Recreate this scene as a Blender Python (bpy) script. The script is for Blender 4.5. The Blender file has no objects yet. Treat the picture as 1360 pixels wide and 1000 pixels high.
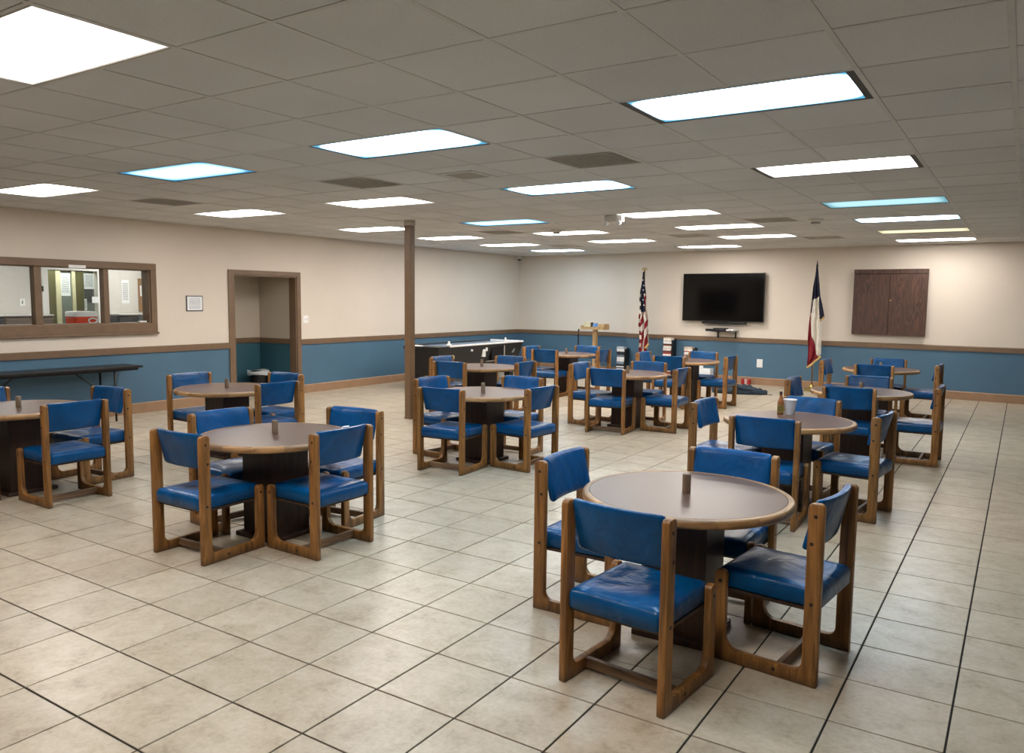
import bpy, bmesh, math, random
from mathutils import Vector, Matrix

random.seed(7)
SC = bpy.context.scene
COL = SC.collection
PI = math.pi

# ------------------------------------------------------------------ camera, world, exposure
CAM_Z = 1.6886
F_PX, YAW, PITCH, ROLL = 1040.9, -0.5765, -0.0977, 0.0108
_f = Vector((math.sin(YAW) * math.cos(PITCH), math.cos(YAW) * math.cos(PITCH), math.sin(PITCH)))
_r = Vector((math.cos(YAW), -math.sin(YAW), 0.0))
_u = _r.cross(_f)
CR = math.cos(ROLL) * _r + math.sin(ROLL) * _u
CU = -math.sin(ROLL) * _r + math.cos(ROLL) * _u
CF = _f
cam_data = bpy.data.cameras.new('camera')
cam = bpy.data.objects.new('camera', cam_data)
COL.objects.link(cam)
cam_data.sensor_fit = 'HORIZONTAL'
cam_data.sensor_width = 36.0
cam_data.lens = 36.0 * F_PX / 1360.0
cam_data.clip_start = 0.05
cam_data.clip_end = 100
cam.matrix_world = Matrix(((CR.x, CU.x, -CF.x, 0), (CR.y, CU.y, -CF.y, 0), (CR.z, CU.z, -CF.z, CAM_Z), (0, 0, 0, 1)))
SC.camera = cam

world = bpy.data.worlds.new('world')
SC.world = world
world.use_nodes = True
world.node_tree.nodes['Background'].inputs[0].default_value = (0.02, 0.02, 0.02, 1)
world.node_tree.nodes['Background'].inputs[1].default_value = 0.3

SC.view_settings.view_transform = 'Standard'
SC.view_settings.look = 'None'
SC.view_settings.gamma = 1.0
SC.view_settings.use_curve_mapping = False
SC.view_settings.exposure = 0.0
SC.cycles.diffuse_bounces = 6
SC.cycles.sample_clamp_indirect = 8.0
LAMP = 26.5            # strength of the ceiling light diffusers

# ------------------------------------------------------------------ room measures
XL = -10.626          # left wall
YB = 16.62            # back wall, left stretch
YR0, YRS = 15.95, -0.0614   # right stretch of the back wall: y = YR0 + YRS * x
XR, YF = 3.0, -2.6    # right wall, rear wall
ZC = 2.7603           # ceiling
WALL_ANG = math.atan(YRS)
TILE = 0.4207


def wall_y(x):
    return YR0 + YRS * x


# ------------------------------------------------------------------ materials
def lin(h):
    h = h.lstrip('#')
    out = []
    for i in (0, 2, 4):
        c = int(h[i:i + 2], 16) / 255
        out.append(c / 12.92 if c <= 0.04045 else ((c + 0.055) / 1.055) ** 2.4)
    return (*out, 1.0)


class NT:
    def __init__(self, name):
        self.m = bpy.data.materials.new(name)
        self.m.use_nodes = True
        self.t = self.m.node_tree
        self.b = self.t.nodes['Principled BSDF']
        self.out = self.t.nodes['Material Output']

    def n(self, kind, **kw):
        nd = self.t.nodes.new(kind)
        for k, v in kw.items():
            if k in nd.inputs.keys():
                nd.inputs[k].default_value = v
            else:
                setattr(nd, k, v)
        return nd

    def l(self, a, b):
        self.t.links.new(a, b)

    def coords(self, which='Object', scale=(1, 1, 1)):
        tc = self.n('ShaderNodeTexCoord')
        mp = self.n('ShaderNodeMapping')
        mp.inputs['Scale'].default_value = scale
        self.l(tc.outputs[which], mp.inputs['Vector'])
        return mp.outputs['Vector']

    def noise(self, vec, scale=5, detail=4, rough=0.6, dist=0.0):
        nd = self.n('ShaderNodeTexNoise')
        nd.inputs['Scale'].default_value = scale
        nd.inputs['Detail'].default_value = detail
        nd.inputs['Roughness'].default_value = rough
        nd.inputs['Distortion'].default_value = dist
        if vec is not None:
            self.l(vec, nd.inputs['Vector'])
        return nd.outputs['Fac']

    def ramp(self, fac, stops):
        nd = self.n('ShaderNodeValToRGB')
        e = nd.color_ramp.elements
        e[0].position, e[0].color = stops[0]
        e[1].position, e[1].color = stops[-1]
        for p, c in stops[1:-1]:
            x = e.new(p)
            x.color = c
        self.l(fac, nd.inputs['Fac'])
        return nd.outputs['Color']

    def mix(self, fac, a, b, mode='MIX'):
        nd = self.n('ShaderNodeMix', data_type='RGBA', blend_type=mode)
        for s, v in ((nd.inputs[0], fac), (nd.inputs[6], a), (nd.inputs[7], b)):
            if hasattr(v, 'links') or hasattr(v, 'is_linked'):
                self.l(v, s)
            else:
                s.default_value = v
        return nd.outputs[2]

    def math(self, op, a, b=None):
        nd = self.n('ShaderNodeMath', operation=op)
        for s, v in ((nd.inputs[0], a), (nd.inputs[1], b)):
            if v is None:
                continue
            if hasattr(v, 'is_linked'):
                self.l(v, s)
            else:
                s.default_value = v
        return nd.outputs[0]

    def bump(self, h, strength=0.2, dist=0.01):
        nd = self.n('ShaderNodeBump')
        nd.inputs['Strength'].default_value = strength
        nd.inputs['Distance'].default_value = dist
        self.l(h, nd.inputs['Height'])
        self.l(nd.outputs['Normal'], self.b.inputs['Normal'])

    def color(self, c):
        s = self.b.inputs['Base Color']
        if hasattr(c, 'is_linked'):
            self.l(c, s)
        else:
            s.default_value = c

    def set(self, rough=0.5, metal=0.0, spec=None):
        self.b.inputs['Roughness'].default_value = rough
        self.b.inputs['Metallic'].default_value = metal
        if spec is not None:
            self.b.inputs['Specular IOR Level'].default_value = spec


def plain(name, col, rough=0.5, metal=0.0, var=0.08, scale=14.0, bump=0.0, spec=None):
    k = NT(name)
    v = k.coords('Object')
    f = k.noise(v, scale, 3)
    c = lin(col)
    lo = tuple(x * (1 - var) for x in c[:3]) + (1,)
    hi = tuple(min(1, x * (1 + var)) for x in c[:3]) + (1,)
    k.color(k.ramp(f, [(0.3, lo), (0.7, hi)]))
    k.set(rough, metal, spec)
    if bump:
        k.bump(k.noise(v, scale * 8, 4), bump, 0.004)
    return k.m


def wood(name, dark, light, rough=0.45, axis=2, scale=1.0, wear=False, rnd=0.25):
    k = NT(name)
    s = [34 * scale] * 3
    s[axis] = 3.0 * scale
    tc = k.n('ShaderNodeTexCoord')
    oi = k.n('ShaderNodeObjectInfo')
    off = k.n('ShaderNodeVectorMath', operation='ADD')
    mul = k.n('ShaderNodeVectorMath', operation='SCALE')
    comb = k.n('ShaderNodeCombineXYZ')
    for i in range(3):
        k.l(oi.outputs['Random'], comb.inputs[i])
    k.l(comb.outputs[0], mul.inputs[0])
    mul.inputs['Scale'].default_value = 7.3
    k.l(tc.outputs['Object'], off.inputs[0])
    k.l(mul.outputs[0], off.inputs[1])
    mp = k.n('ShaderNodeMapping')
    mp.inputs['Scale'].default_value = s
    k.l(off.outputs[0], mp.inputs['Vector'])
    f = k.noise(mp.outputs['Vector'], 1.0, 6, 0.65, 0.8)
    c = k.ramp(f, [(0.32, lin(dark)), (0.5, tuple((a + b) / 2 for a, b in zip(lin(dark), lin(light)))), (0.68, lin(light))])
    val = k.math('ADD', k.math('MULTIPLY', oi.outputs['Random'], rnd), 1.0 - rnd * 0.5)
    vc = k.n('ShaderNodeCombineColor')
    for i in range(3):
        k.l(val, vc.inputs[i])
    c = k.mix(1.0, c, vc.outputs[0], 'MULTIPLY')
    if wear:      # scuffed, dirty feet
        sep = k.n('ShaderNodeSeparateXYZ')
        k.l(tc.outputs['Object'], sep.inputs[0])
        wn = k.noise(tc.outputs['Object'], 30, 4)
        h = k.math('ADD', sep.outputs['Z'], k.math('MULTIPLY', wn, 0.06))
        mr = k.n('ShaderNodeMapRange')
        mr.inputs['From Min'].default_value = 0.02
        mr.inputs['From Max'].default_value = 0.085
        mr.inputs['To Min'].default_value = 0.75
        mr.inputs['To Max'].default_value = 0.0
        k.l(h, mr.inputs['Value'])
        c = k.mix(mr.outputs[0], c, lin('#3a2a1c'))
    k.color(c)
    k.set(rough)
    k.bump(f, 0.12, 0.002)
    return k.m


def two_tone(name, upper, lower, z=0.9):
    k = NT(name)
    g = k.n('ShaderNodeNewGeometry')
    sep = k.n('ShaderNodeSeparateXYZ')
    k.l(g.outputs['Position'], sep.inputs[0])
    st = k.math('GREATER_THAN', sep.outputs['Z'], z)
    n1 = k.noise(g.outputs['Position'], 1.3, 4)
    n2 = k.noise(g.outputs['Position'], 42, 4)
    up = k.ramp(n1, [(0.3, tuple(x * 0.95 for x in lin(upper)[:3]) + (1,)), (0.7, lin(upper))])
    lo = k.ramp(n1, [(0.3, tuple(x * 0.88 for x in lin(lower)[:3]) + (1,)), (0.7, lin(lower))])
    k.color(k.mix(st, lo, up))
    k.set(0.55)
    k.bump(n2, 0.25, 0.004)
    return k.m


def floor_mat():
    k = NT('ceramic_floor_tile')
    g = k.n('ShaderNodeNewGeometry')
    oi = k.n('ShaderNodeObjectInfo')
    n1 = k.noise(g.outputs['Position'], 6.0, 6, 0.7, 0.3)
    n2 = k.noise(g.outputs['Position'], 38.0, 5, 0.7)
    f = k.math('ADD', k.math('MULTIPLY', n1, 0.65), k.math('MULTIPLY', n2, 0.35))
    c = k.ramp(f, [(0.34, lin('#948570')), (0.46, lin('#ac9f8a')), (0.58, lin('#b9ae9b')), (0.72, lin('#c3baaa'))])
    r = k.math('FRACT', k.math('ADD', oi.outputs['Random'], g.outputs['Random Per Island']))
    val = k.math('ADD', k.math('MULTIPLY', r, 0.12), 0.93)
    vc = k.n('ShaderNodeCombineColor')
    for i in range(3):
        k.l(val, vc.inputs[i])
    k.color(k.mix(1.0, c, vc.outputs[0], 'MULTIPLY'))
    k.b.inputs['Roughness'].default_value = 0.33
    k.b.inputs['Specular IOR Level'].default_value = 0.45
    k.bump(n2, 0.1, 0.003)
    return k.m


def ceiling_mat():
    k = NT('ceiling_tile_fibre')
    g = k.n('ShaderNodeNewGeometry')
    oi = k.n('ShaderNodeObjectInfo')
    n1 = k.noise(g.outputs['Position'], 140.0, 4, 0.8)
    n2 = k.noise(g.outputs['Position'], 0.6, 2)
    f = k.math('ADD', k.math('MULTIPLY', n1, 0.6), k.math('MULTIPLY', n2, 0.4))
    c = k.ramp(f, [(0.35, lin('#c2c3c4')), (0.6, lin('#d6d7d8'))])
    val = k.math('ADD', k.math('MULTIPLY', oi.outputs['Random'], 0.07), 0.95)
    vc = k.n('ShaderNodeCombineColor')
    for i in range(3):
        k.l(val, vc.inputs[i])
    k.color(k.mix(1.0, c, vc.outputs[0], 'MULTIPLY'))
    k.set(0.9, spec=0.1)
    k.bump(n1, 0.5, 0.004)
    return k.m


def vinyl_mat():
    k = NT('blue_vinyl')
    tc = k.n('ShaderNodeTexCoord')
    oi = k.n('ShaderNodeObjectInfo')
    comb = k.n('ShaderNodeCombineXYZ')
    for i in range(3):
        k.l(oi.outputs['Random'], comb.inputs[i])
    mul = k.n('ShaderNodeVectorMath', operation='SCALE')
    mul.inputs['Scale'].default_value = 9.0
    k.l(comb.outputs[0], mul.inputs[0])
    add = k.n('ShaderNodeVectorMath', operation='ADD')
    k.l(tc.outputs['Object'], add.inputs[0])
    k.l(mul.outputs[0], add.inputs[1])
    big = k.noise(add.outputs[0], 5.0, 3, 0.55, 0.6)
    fine = k.noise(add.outputs[0], 160.0, 3)
    c = k.ramp(big, [(0.3, lin('#003a68')), (0.7, lin('#004f86'))])
    k.color(c)
    k.b.inputs['Roughness'].default_value = 0.3
    k.b.inputs['Specular IOR Level'].default_value = 0.28
    h = k.math('ADD', big, k.math('MULTIPLY', fine, 0.02))
    k.bump(h, 0.5, 0.03)
    return k.m


def emit(name, col, strength, edge, edge_strength=0.85, hx=0.6, hy=0.28):
    """A lit lens panel: the tubes behind it make the middle bright, the rim shows the tinted lens."""
    k = NT(name)
    k.t.nodes.remove(k.b)
    tc = k.n('ShaderNodeTexCoord')
    sep = k.n('ShaderNodeSeparateXYZ')
    k.l(tc.outputs['Object'], sep.inputs[0])
    ax = k.math('POWER', k.math('ABSOLUTE', k.math('DIVIDE', sep.outputs['X'], hx)), 9.0)
    ay = k.math('POWER', k.math('ABSOLUTE', k.math('DIVIDE', sep.outputs['Y'], hy)), 5.0)
    d = k.math('ADD', ax, k.math('MULTIPLY', ay, 0.85))
    mr = k.n('ShaderNodeMapRange', interpolation_type='SMOOTHSTEP')
    mr.inputs['From Min'].default_value = 0.92
    mr.inputs['From Max'].default_value = 0.0
    k.l(d, mr.inputs['Value'])
    fall = k.math('POWER', mr.outputs[0], 1.6)
    e1 = k.n('ShaderNodeEmission')
    e1.inputs['Color'].default_value = lin(col)
    k.l(k.math('MULTIPLY', fall, strength), e1.inputs['Strength'])
    e2 = k.n('ShaderNodeEmission')
    e2.inputs['Color'].default_value = lin(edge)
    e2.inputs['Strength'].default_value = edge_strength
    ad = k.n('ShaderNodeAddShader')
    k.l(e1.outputs[0], ad.inputs[0])
    k.l(e2.outputs[0], ad.inputs[1])
    k.l(ad.outputs[0], k.out.inputs['Surface'])
    return k.m


def glass_mat():
    k = NT('window_glass')
    k.t.nodes.remove(k.b)
    tr = k.n('ShaderNodeBsdfTransparent')
    tr.inputs[0].default_value = (0.93, 0.95, 0.95, 1)
    gl = k.n('ShaderNodeBsdfGlossy')
    gl.inputs['Roughness'].default_value = 0.02
    fr = k.n('ShaderNodeFresnel')
    fr.inputs['IOR'].default_value = 1.45
    mx = k.n('ShaderNodeMixShader')
    k.l(fr.outputs[0], mx.inputs[0])
    k.l(tr.outputs[0], mx.inputs[1])
    k.l(gl.outputs[0], mx.inputs[2])
    k.l(mx.outputs[0], k.out.inputs['Surface'])
    return k.m


def print_mat(name, rows=14, paper='#dfe3e6', ink='#55585e', axes=('Y', 'Z'), head=True):
    """Paper with rows of small illegible print (Generated coordinates)."""
    k = NT(name)
    tc = k.n('ShaderNodeTexCoord')
    sep = k.n('ShaderNodeSeparateXYZ')
    k.l(tc.outputs['Generated'], sep.inputs[0])
    u, v = sep.outputs[axes[0]], sep.outputs[axes[1]]
    row = k.math('MULTIPLY', v, float(rows))
    fr = k.math('FRACT', row)
    line = k.math('LESS_THAN', fr, 0.45)
    comb = k.n('ShaderNodeCombineXYZ')
    k.l(k.math('MULTIPLY', u, 22.0), comb.inputs[0])
    k.l(k.math('FLOOR', row), comb.inputs[1])
    wn = k.noise(comb.outputs[0], 1.0, 2, 0.8)
    word = k.math('GREATER_THAN', wn, 0.47)
    inu = k.math('MULTIPLY', k.math('GREATER_THAN', u, 0.12), k.math('LESS_THAN', u, 0.88))
    inv = k.math('MULTIPLY', k.math('GREATER_THAN', v, 0.12), k.math('LESS_THAN', v, 0.9))
    ink_f = k.math('MULTIPLY', k.math('MULTIPLY', line, word), k.math('MULTIPLY', inu, inv))
    k.color(k.mix(ink_f, lin(paper), lin(ink)))
    k.set(0.7)
    return k.m


def walnut_mat():
    k = NT('walnut_laminate')
    v = k.coords('Object', (1, 1, 1))
    mp = k.n('ShaderNodeMapping')
    mp.inputs['Scale'].default_value = (5.0, 5.0, 0.55)
    k.l(v, mp.inputs['Vector'])
    f1 = k.noise(mp.outputs[0], 1.3, 2, 0.5, 0.8)
    rings = k.math('FRACT', k.math('MULTIPLY', f1, 14.0))
    ringt = k.math('ABSOLUTE', k.math('SUBTRACT', rings, 0.5))
    mp2 = k.n('ShaderNodeMapping')
    mp2.inputs['Scale'].default_value = (110, 110, 3)
    k.l(v, mp2.inputs['Vector'])
    f2 = k.noise(mp2.outputs[0], 1.0, 4)
    f = k.math('ADD', k.math('MULTIPLY', ringt, 0.7), k.math('MULTIPLY', f2, 0.6))
    k.color(k.ramp(f, [(0.3, lin('#33211a')), (0.55, lin('#4b3126')), (0.8, lin('#644536'))]))
    k.set(0.5)
    return k.m


MAT = dict(
    wall=two_tone('wall_paint', '#d4cabd', '#476a82'),
    alcove=two_tone('alcove_shaded_paint', '#c0b5a5', '#33606f'),  # wall paint darkened: the alcove's shade is put into the colour
    kitchen=plain('kitchen_paint', '#c9c6c0', 0.6, var=0.03),
    trim=plain('brown_trim_paint', '#705a45', 0.4, var=0.1, scale=6),
    base=plain('tan_baseboard_paint', '#94755a', 0.42, var=0.1, scale=5),
    pillar=plain('brown_pillar_paint', '#70573f', 0.4, var=0.08),
    pillar_cap=plain('pale_cap', '#b5ada0', 0.6),
    grout=plain('dark_grout', '#14100d', 0.9, var=0.2, scale=30),
    floor=floor_mat(),
    ctile=ceiling_mat(),
    tbar=plain('painted_tee_bar', '#c4c4c3', 0.6, var=0.06, scale=3),
    plenum=plain('plenum', '#7a766f', 0.9),
    oak=wood('honey_oak', '#553615', '#a3713a', 0.42, 2, 0.8, wear=True),
    rim=wood('oak_edge', '#664829', '#b48b5c', 0.4, 0, 0.8, rnd=0.6),
    dark=wood('dark_stained_wood', '#1e110b', '#412719', 0.45, 2, rnd=0.1),
    top=plain('brown_laminate', '#553f36', 0.32, var=0.03, scale=5, spec=0.4),
    peg=wood('peg_wood', '#5b4633', '#8b7560', 0.5, 2, 1.5),
    bolt=plain('bolt_plug', '#23130b', 0.5),
    stretch=wood('grey_oak', '#4e3826', '#84664a', 0.55, 0),
    vinyl=vinyl_mat(),
    fixture=plain('dark_fixture_metal', '#2d2a27', 0.5, 0.3),
    fixture_pale=plain('pale_fixture_metal', '#9c968c', 0.5, 0.1),
    vent=plain('vent_grey', '#d6d3cd', 0.7),
    vent_dark=plain('vent_shadow', '#a9a69f', 0.8),
    black=plain('black_plastic', '#0b0b0d', 0.35),
    blackm=plain('black_metal', '#0d0d0f', 0.4, 0.4),
    screen=plain('tv_glass', '#040405', 0.09, var=0.02, spec=0.35),
    white=plain('white_plastic', '#e6e6e4', 0.35, var=0.02),
    paperw=plain('white_paper', '#dfe2e4', 0.7, var=0.03),
    foam=plain('white_foam', '#dcdde0', 0.6, var=0.03),
    steel=plain('brushed_steel', '#7f8488', 0.35, 0.5),
    steel_d=plain('dull_dark_steel', '#55575a', 0.45, 0.4),
    brown_d=plain('brown_cabinet', '#6e6158', 0.5),
    red=plain('cooler_red', '#d2401c', 0.35, var=0.04),
    olive=plain('olive_paint', '#5c5838', 0.5),
    cream=plain('cream_paint', '#cdc6a4', 0.5),
    greyp=plain('grey_door_panel', '#767d78', 0.45),
    cork=plain('cork', '#8a6a4c', 0.9, var=0.3, scale=60),
    walnut=walnut_mat(),
    brass=plain('brass', '#b8a05a', 0.3, 0.9),
    gold=plain('gold_fringe', '#c9a766', 0.7, var=0.25, scale=80),
    navy=plain('navy_cloth', '#10152f', 0.8),
    redc=plain('red_cloth', '#7e1220', 0.8),
    whitec=plain('white_cloth', '#d8d3c6', 0.8),
    star=plain('white_star', '#e6e4df', 0.8),
    pole=wood('flagpole_wood', '#6a4a2b', '#94704a', 0.4, 2),
    glass=glass_mat(),
    hockey=plain('game_table_black', '#0d0e12', 0.4),
    hockeyf=plain('game_field_reflection', '#6f92b3', 0.12),  # blue of the reflected wall is put into the field colour
    pine=wood('plain_pine', '#94734a', '#c8a878', 0.5, 2),
    bag=plain('slate_cloth', '#1f2f3a', 0.85, var=0.3, scale=9, bump=0.4),
    can=plain('can_red', '#a01c22', 0.35),
    pink=plain('pale_pink', '#d8b4b4', 0.5),
    amber=plain('sauce_bottle', '#8f5c38', 0.15, var=0.15, scale=40),
    label=print_mat('bottle_label', 5, '#8a7a34', '#1d140c', ('X', 'Z')),
    cap=plain('brown_cap', '#3a2416', 0.4),
    sign=print_mat('notice_print', 16, '#dfe3e6', '#8e9298'),
    notice=print_mat('list_print', 20, '#e4e6e8', '#4a4c52'),
    pattern=plain('dotted_box', '#cfc6a4', 0.6, var=0.5, scale=90),
    blueb=plain('blue_wrap', '#6f97cf', 0.5, var=0.5, scale=30),
    linerbag=plain('clear_liner', '#b9bec0', 0.3),
)
EM = dict(
    white=emit('lamp_white', '#fff6ee', LAMP, '#f4f2ee', 1.6),
    cool=emit('lamp_cool', '#cdeaff', LAMP, '#6cbfe8', 0.95),
    faint=emit('lamp_faint_cool', '#c8efff', 1.6, '#55aede', 0.85),
    pale=emit('lamp_pale_cool', '#d2ecff', LAMP, '#bfe6f2', 1.0),
    yellow=emit('lamp_yellow', '#fff3cc', 0.5, '#f6ecc0', 0.85),
    dim=emit('lamp_dim_cool', '#d6f2f4', 0.6, '#86c4d2', 0.75),
    kitchen=emit('lamp_kitchen', '#fffaf2', 24.0, '#ffffff'),
    hall=emit('lamp_hall', '#fafff4', 24.0, '#ffffff', 1.0, 0.18, 0.43),
)


# ------------------------------------------------------------------ mesh helpers
def new_bm():
    return bmesh.new()


def box(bm, x0, x1, y0, y1, z0, z1):
    v = [bm.verts.new(p) for p in ((x0, y0, z0), (x1, y0, z0), (x1, y1, z0), (x0, y1, z0), (x0, y0, z1), (x1, y0, z1), (x1, y1, z1), (x0, y1, z1))]
    for f in ((3, 2, 1, 0), (4, 5, 6, 7), (0, 1, 5, 4), (1, 2, 6, 5), (2, 3, 7, 6), (3, 0, 4, 7)):
        bm.faces.new([v[i] for i in f])
    return v


def loft(bm, rings, cap0=True, cap1=True, close=True):
    vr = [[bm.verts.new(p) for p in r] for r in rings]
    n = len(vr[0])
    for a, b in zip(vr, vr[1:]):
        for i in range(n if close else n - 1):
            j = (i + 1) % n
            bm.faces.new((a[i], a[j], b[j], b[i]))
    if cap0:
        bm.faces.new(list(reversed(vr[0])))
    if cap1:
        bm.faces.new(vr[-1])
    return vr


def lathe(bm, prof, n=24, cx=0, cy=0, cap0=True, cap1=True):
    rings = [[(cx + r * math.cos(2 * PI * i / n), cy + r * math.sin(2 * PI * i / n), z) for i in range(n)] for r, z in prof]
    return loft(bm, rings, cap0, cap1)


def tube(bm, pts, r, n=8):
    pts = [Vector(p) for p in pts]
    rings = []
    for i, p in enumerate(pts):
        a = pts[max(0, i - 1)]
        b = pts[min(len(pts) - 1, i + 1)]
        d = (b - a).normalized()
        s = Vector((0, 0, 1)) if abs(d.z) < 0.9 else Vector((1, 0, 0))
        e1 = d.cross(s).normalized()
        e2 = d.cross(e1)
        rings.append([p + r * (math.cos(2 * PI * k / n) * e1 + math.sin(2 * PI * k / n) * e2) for k in range(n)])
    loft(bm, rings)


def rrect(hw, hh, r, nc=4, ne=6):
    """Rounded rectangle, counter-clockwise, as 2-D points."""
    pts = []
    cs = ((hw - r, hh - r, 0), (-hw + r, hh - r, PI / 2), (-hw + r, -hh + r, PI), (hw - r, -hh + r, 1.5 * PI))
    for k, (cx, cy, a0) in enumerate(cs):
        arc = [(cx + r * math.cos(a0 + PI / 2 * i / nc), cy + r * math.sin(a0 + PI / 2 * i / nc)) for i in range(nc + 1)]
        pts += arc
        nx, ny, na = cs[(k + 1) % 4]
        q = (nx + r * math.cos(na), ny + r * math.sin(na))
        for i in range(1, ne):
            t = i / ne
            pts.append((arc[-1][0] * (1 - t) + q[0] * t, arc[-1][1] * (1 - t) + q[1] * t))
    return pts


def done(name, bm, mat, parent=None, loc=None, rotz=0.0, smooth=False, bevel=0.0, seg=2):
    bmesh.ops.recalc_face_normals(bm, faces=bm.faces)
    if bevel:
        es = [e for e in bm.edges if len(e.link_faces) == 2 and e.calc_face_angle(0) > 0.5]
        bmesh.ops.bevel(bm, geom=es, offset=bevel, segments=seg, profile=0.5, affect='EDGES', clamp_overlap=True)
    me = bpy.data.meshes.new(name)
    bm.to_mesh(me)
    bm.free()
    if smooth:
        me.polygons.foreach_set('use_smooth', [True] * len(me.polygons))
        me.update()
    mats = mat if isinstance(mat, (list, tuple)) else [mat]
    for m in mats:
        me.materials.append(m)
    return put(name, me, parent, loc, rotz)


def put(name, me, parent=None, loc=None, rotz=0.0):
    o = bpy.data.objects.new(name, me)
    COL.objects.link(o)
    if parent is not None:
        o.parent = parent
    if loc is not None:
        o.location = loc
    if rotz:
        o.rotation_euler = (0, 0, rotz)
    return o


def auto_smooth(o, ang=0.6):
    me = o.data
    me.polygons.foreach_set('use_smooth', [True] * len(me.polygons))
    bm = bmesh.new()
    bm.from_mesh(me)
    for e in bm.edges:
        if len(e.link_faces) == 2 and e.calc_face_angle(0) > ang:
            e.smooth = False
    bm.to_mesh(me)
    bm.free()


def tag(o, label, cat, group=None, kind=None):
    o['label'] = label
    o['category'] = cat
    if group:
        o['group'] = group
    if kind:
        o['kind'] = kind
    return o


def thing(name, label, cat, loc=(0, 0, 0), rotz=0.0, group=None, kind=None):
    o = put(name, None, None, loc, rotz)
    o.empty_display_size = 0.1
    return tag(o, label, cat, group, kind)


def bx(name, mat, parent, x0, x1, y0, y1, z0, z1, bevel=0.0):
    bm = new_bm()
    box(bm, x0, x1, y0, y1, z0, z1)
    return done(name, bm, mat, parent, bevel=bevel)


def copy_tree(o, parent=None):
    c = o.copy()
    COL.objects.link(c)
    if parent is not None:
        c.parent = parent
    for ch in list(o.children):
        copy_tree(ch, c)
    return c


def project(p):
    d = Vector(p) - Vector((0, 0, CAM_Z))
    z = d.dot(CF)
    if z < 0.1:
        return None
    return 680 + F_PX * d.dot(CR) / z, 500 - F_PX * d.dot(CU) / z


def area_px(quad):
    q = [project(p) for p in quad]
    if any(a is None for a in q):
        return 0.0
    if all(a[0] < 0 for a in q) or all(a[0] > 1360 for a in q) or all(a[1] < 0 for a in q) or all(a[1] > 1000 for a in q):
        return 0.0
    s = 0
    for a, b in zip(q, q[1:] + q[:1]):
        s += a[0] * b[1] - b[0] * a[1]
    return abs(s) / 2


# ------------------------------------------------------------------ floor
fl = bx('floor', MAT['grout'], None, -15.2, XR + 0.2, YF - 0.2, YB + 0.2, -0.06, -0.006)
tag(fl, 'beige square ceramic tiles with dark grout over the whole room', 'floor', kind='structure')


def tile_bm(bm, cx, cy, hx, hy, z, depth=0.008, ch=0.0015, flip=1):
    lo = [(cx - hx, cy - hy, z - flip * depth), (cx + hx, cy - hy, z - flip * depth), (cx + hx, cy + hy, z - flip * depth), (cx - hx, cy + hy, z - flip * depth)]
    mid = [(x, y, z - flip * ch) for x, y, _ in lo]
    top = [(cx + s * (hx - ch), cy + t * (hy - ch), z) for s, t in ((-1, -1), (1, -1), (1, 1), (-1, 1))]
    loft(bm, [lo, mid, top], cap0=False)


FX0, FY0 = -3.5155, 1.5738
cells = []
for i in range(-30, 20):
    for j in range(-14, 40):
        x0, y0 = FX0 + i * TILE, FY0 + j * TILE
        x1, y1 = x0 + TILE, y0 + TILE
        if x1 > XR or y1 < YF:
            continue
        ylim = YB if (x0 + x1) / 2 < -7.54 else wall_y((x0 + x1) / 2)
        alc = -11.6 < (x0 + x1) / 2 < XL and 7.6 < (y0 + y1) / 2 < 9.43
        if x1 < XL and not alc:
            continue
        if y0 > ylim - 0.02:
            continue
        x0c = max(x0, XL if not alc else -11.6)
        y1c = min(y1, ylim)
        a = area_px(((x0, y0, 0), (x1, y0, 0), (x1, y1, 0), (x0, y1, 0)))
        cells.append((a, x0c, x1, y0, y1c, (x0c == x0 and y1c == y1)))
cells.sort(key=lambda c: -c[0])
GAP = 0.0042
bm = new_bm()
tile_bm(bm, 0, 0, TILE / 2 - GAP, TILE / 2 - GAP, 0.0)
bmesh.ops.recalc_face_normals(bm, faces=bm.faces)
tile_me = bpy.data.meshes.new('floor_tile')
bm.to_mesh(tile_me)
bm.free()
tile_me.materials.append(MAT['floor'])
rest = new_bm()
n_ind = 0
for a, x0, x1, y0, y1, whole in cells:
    cx, cy = (x0 + x1) / 2, (y0 + y1) / 2
    if whole and a > 0 and n_ind < 298:
        put('floor_tile', tile_me, fl, (cx, cy, random.uniform(-0.0006, 0.0004)))
        n_ind += 1
    else:
        hx, hy = (x1 - x0) / 2 - GAP, (y1 - y0) / 2 - GAP
        if hx > 0.006 and hy > 0.006:
            tile_bm(rest, cx, cy, hx, hy, random.uniform(-0.0006, 0.0004))
o = done('floor_tile', rest, MAT['floor'], fl)
o['kind'] = 'stuff'

# ------------------------------------------------------------------ ceiling: plenum, tee bars, tiles
CT = 0.6096
CX0, CY0 = -3.1561, 2.1566


def cxl(c):
    return CX0 - CT * c


def cyl_(i):
    d = i if i <= 7 else 7 + (i - 7) * 1.05
    return CY0 + CT * d


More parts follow.
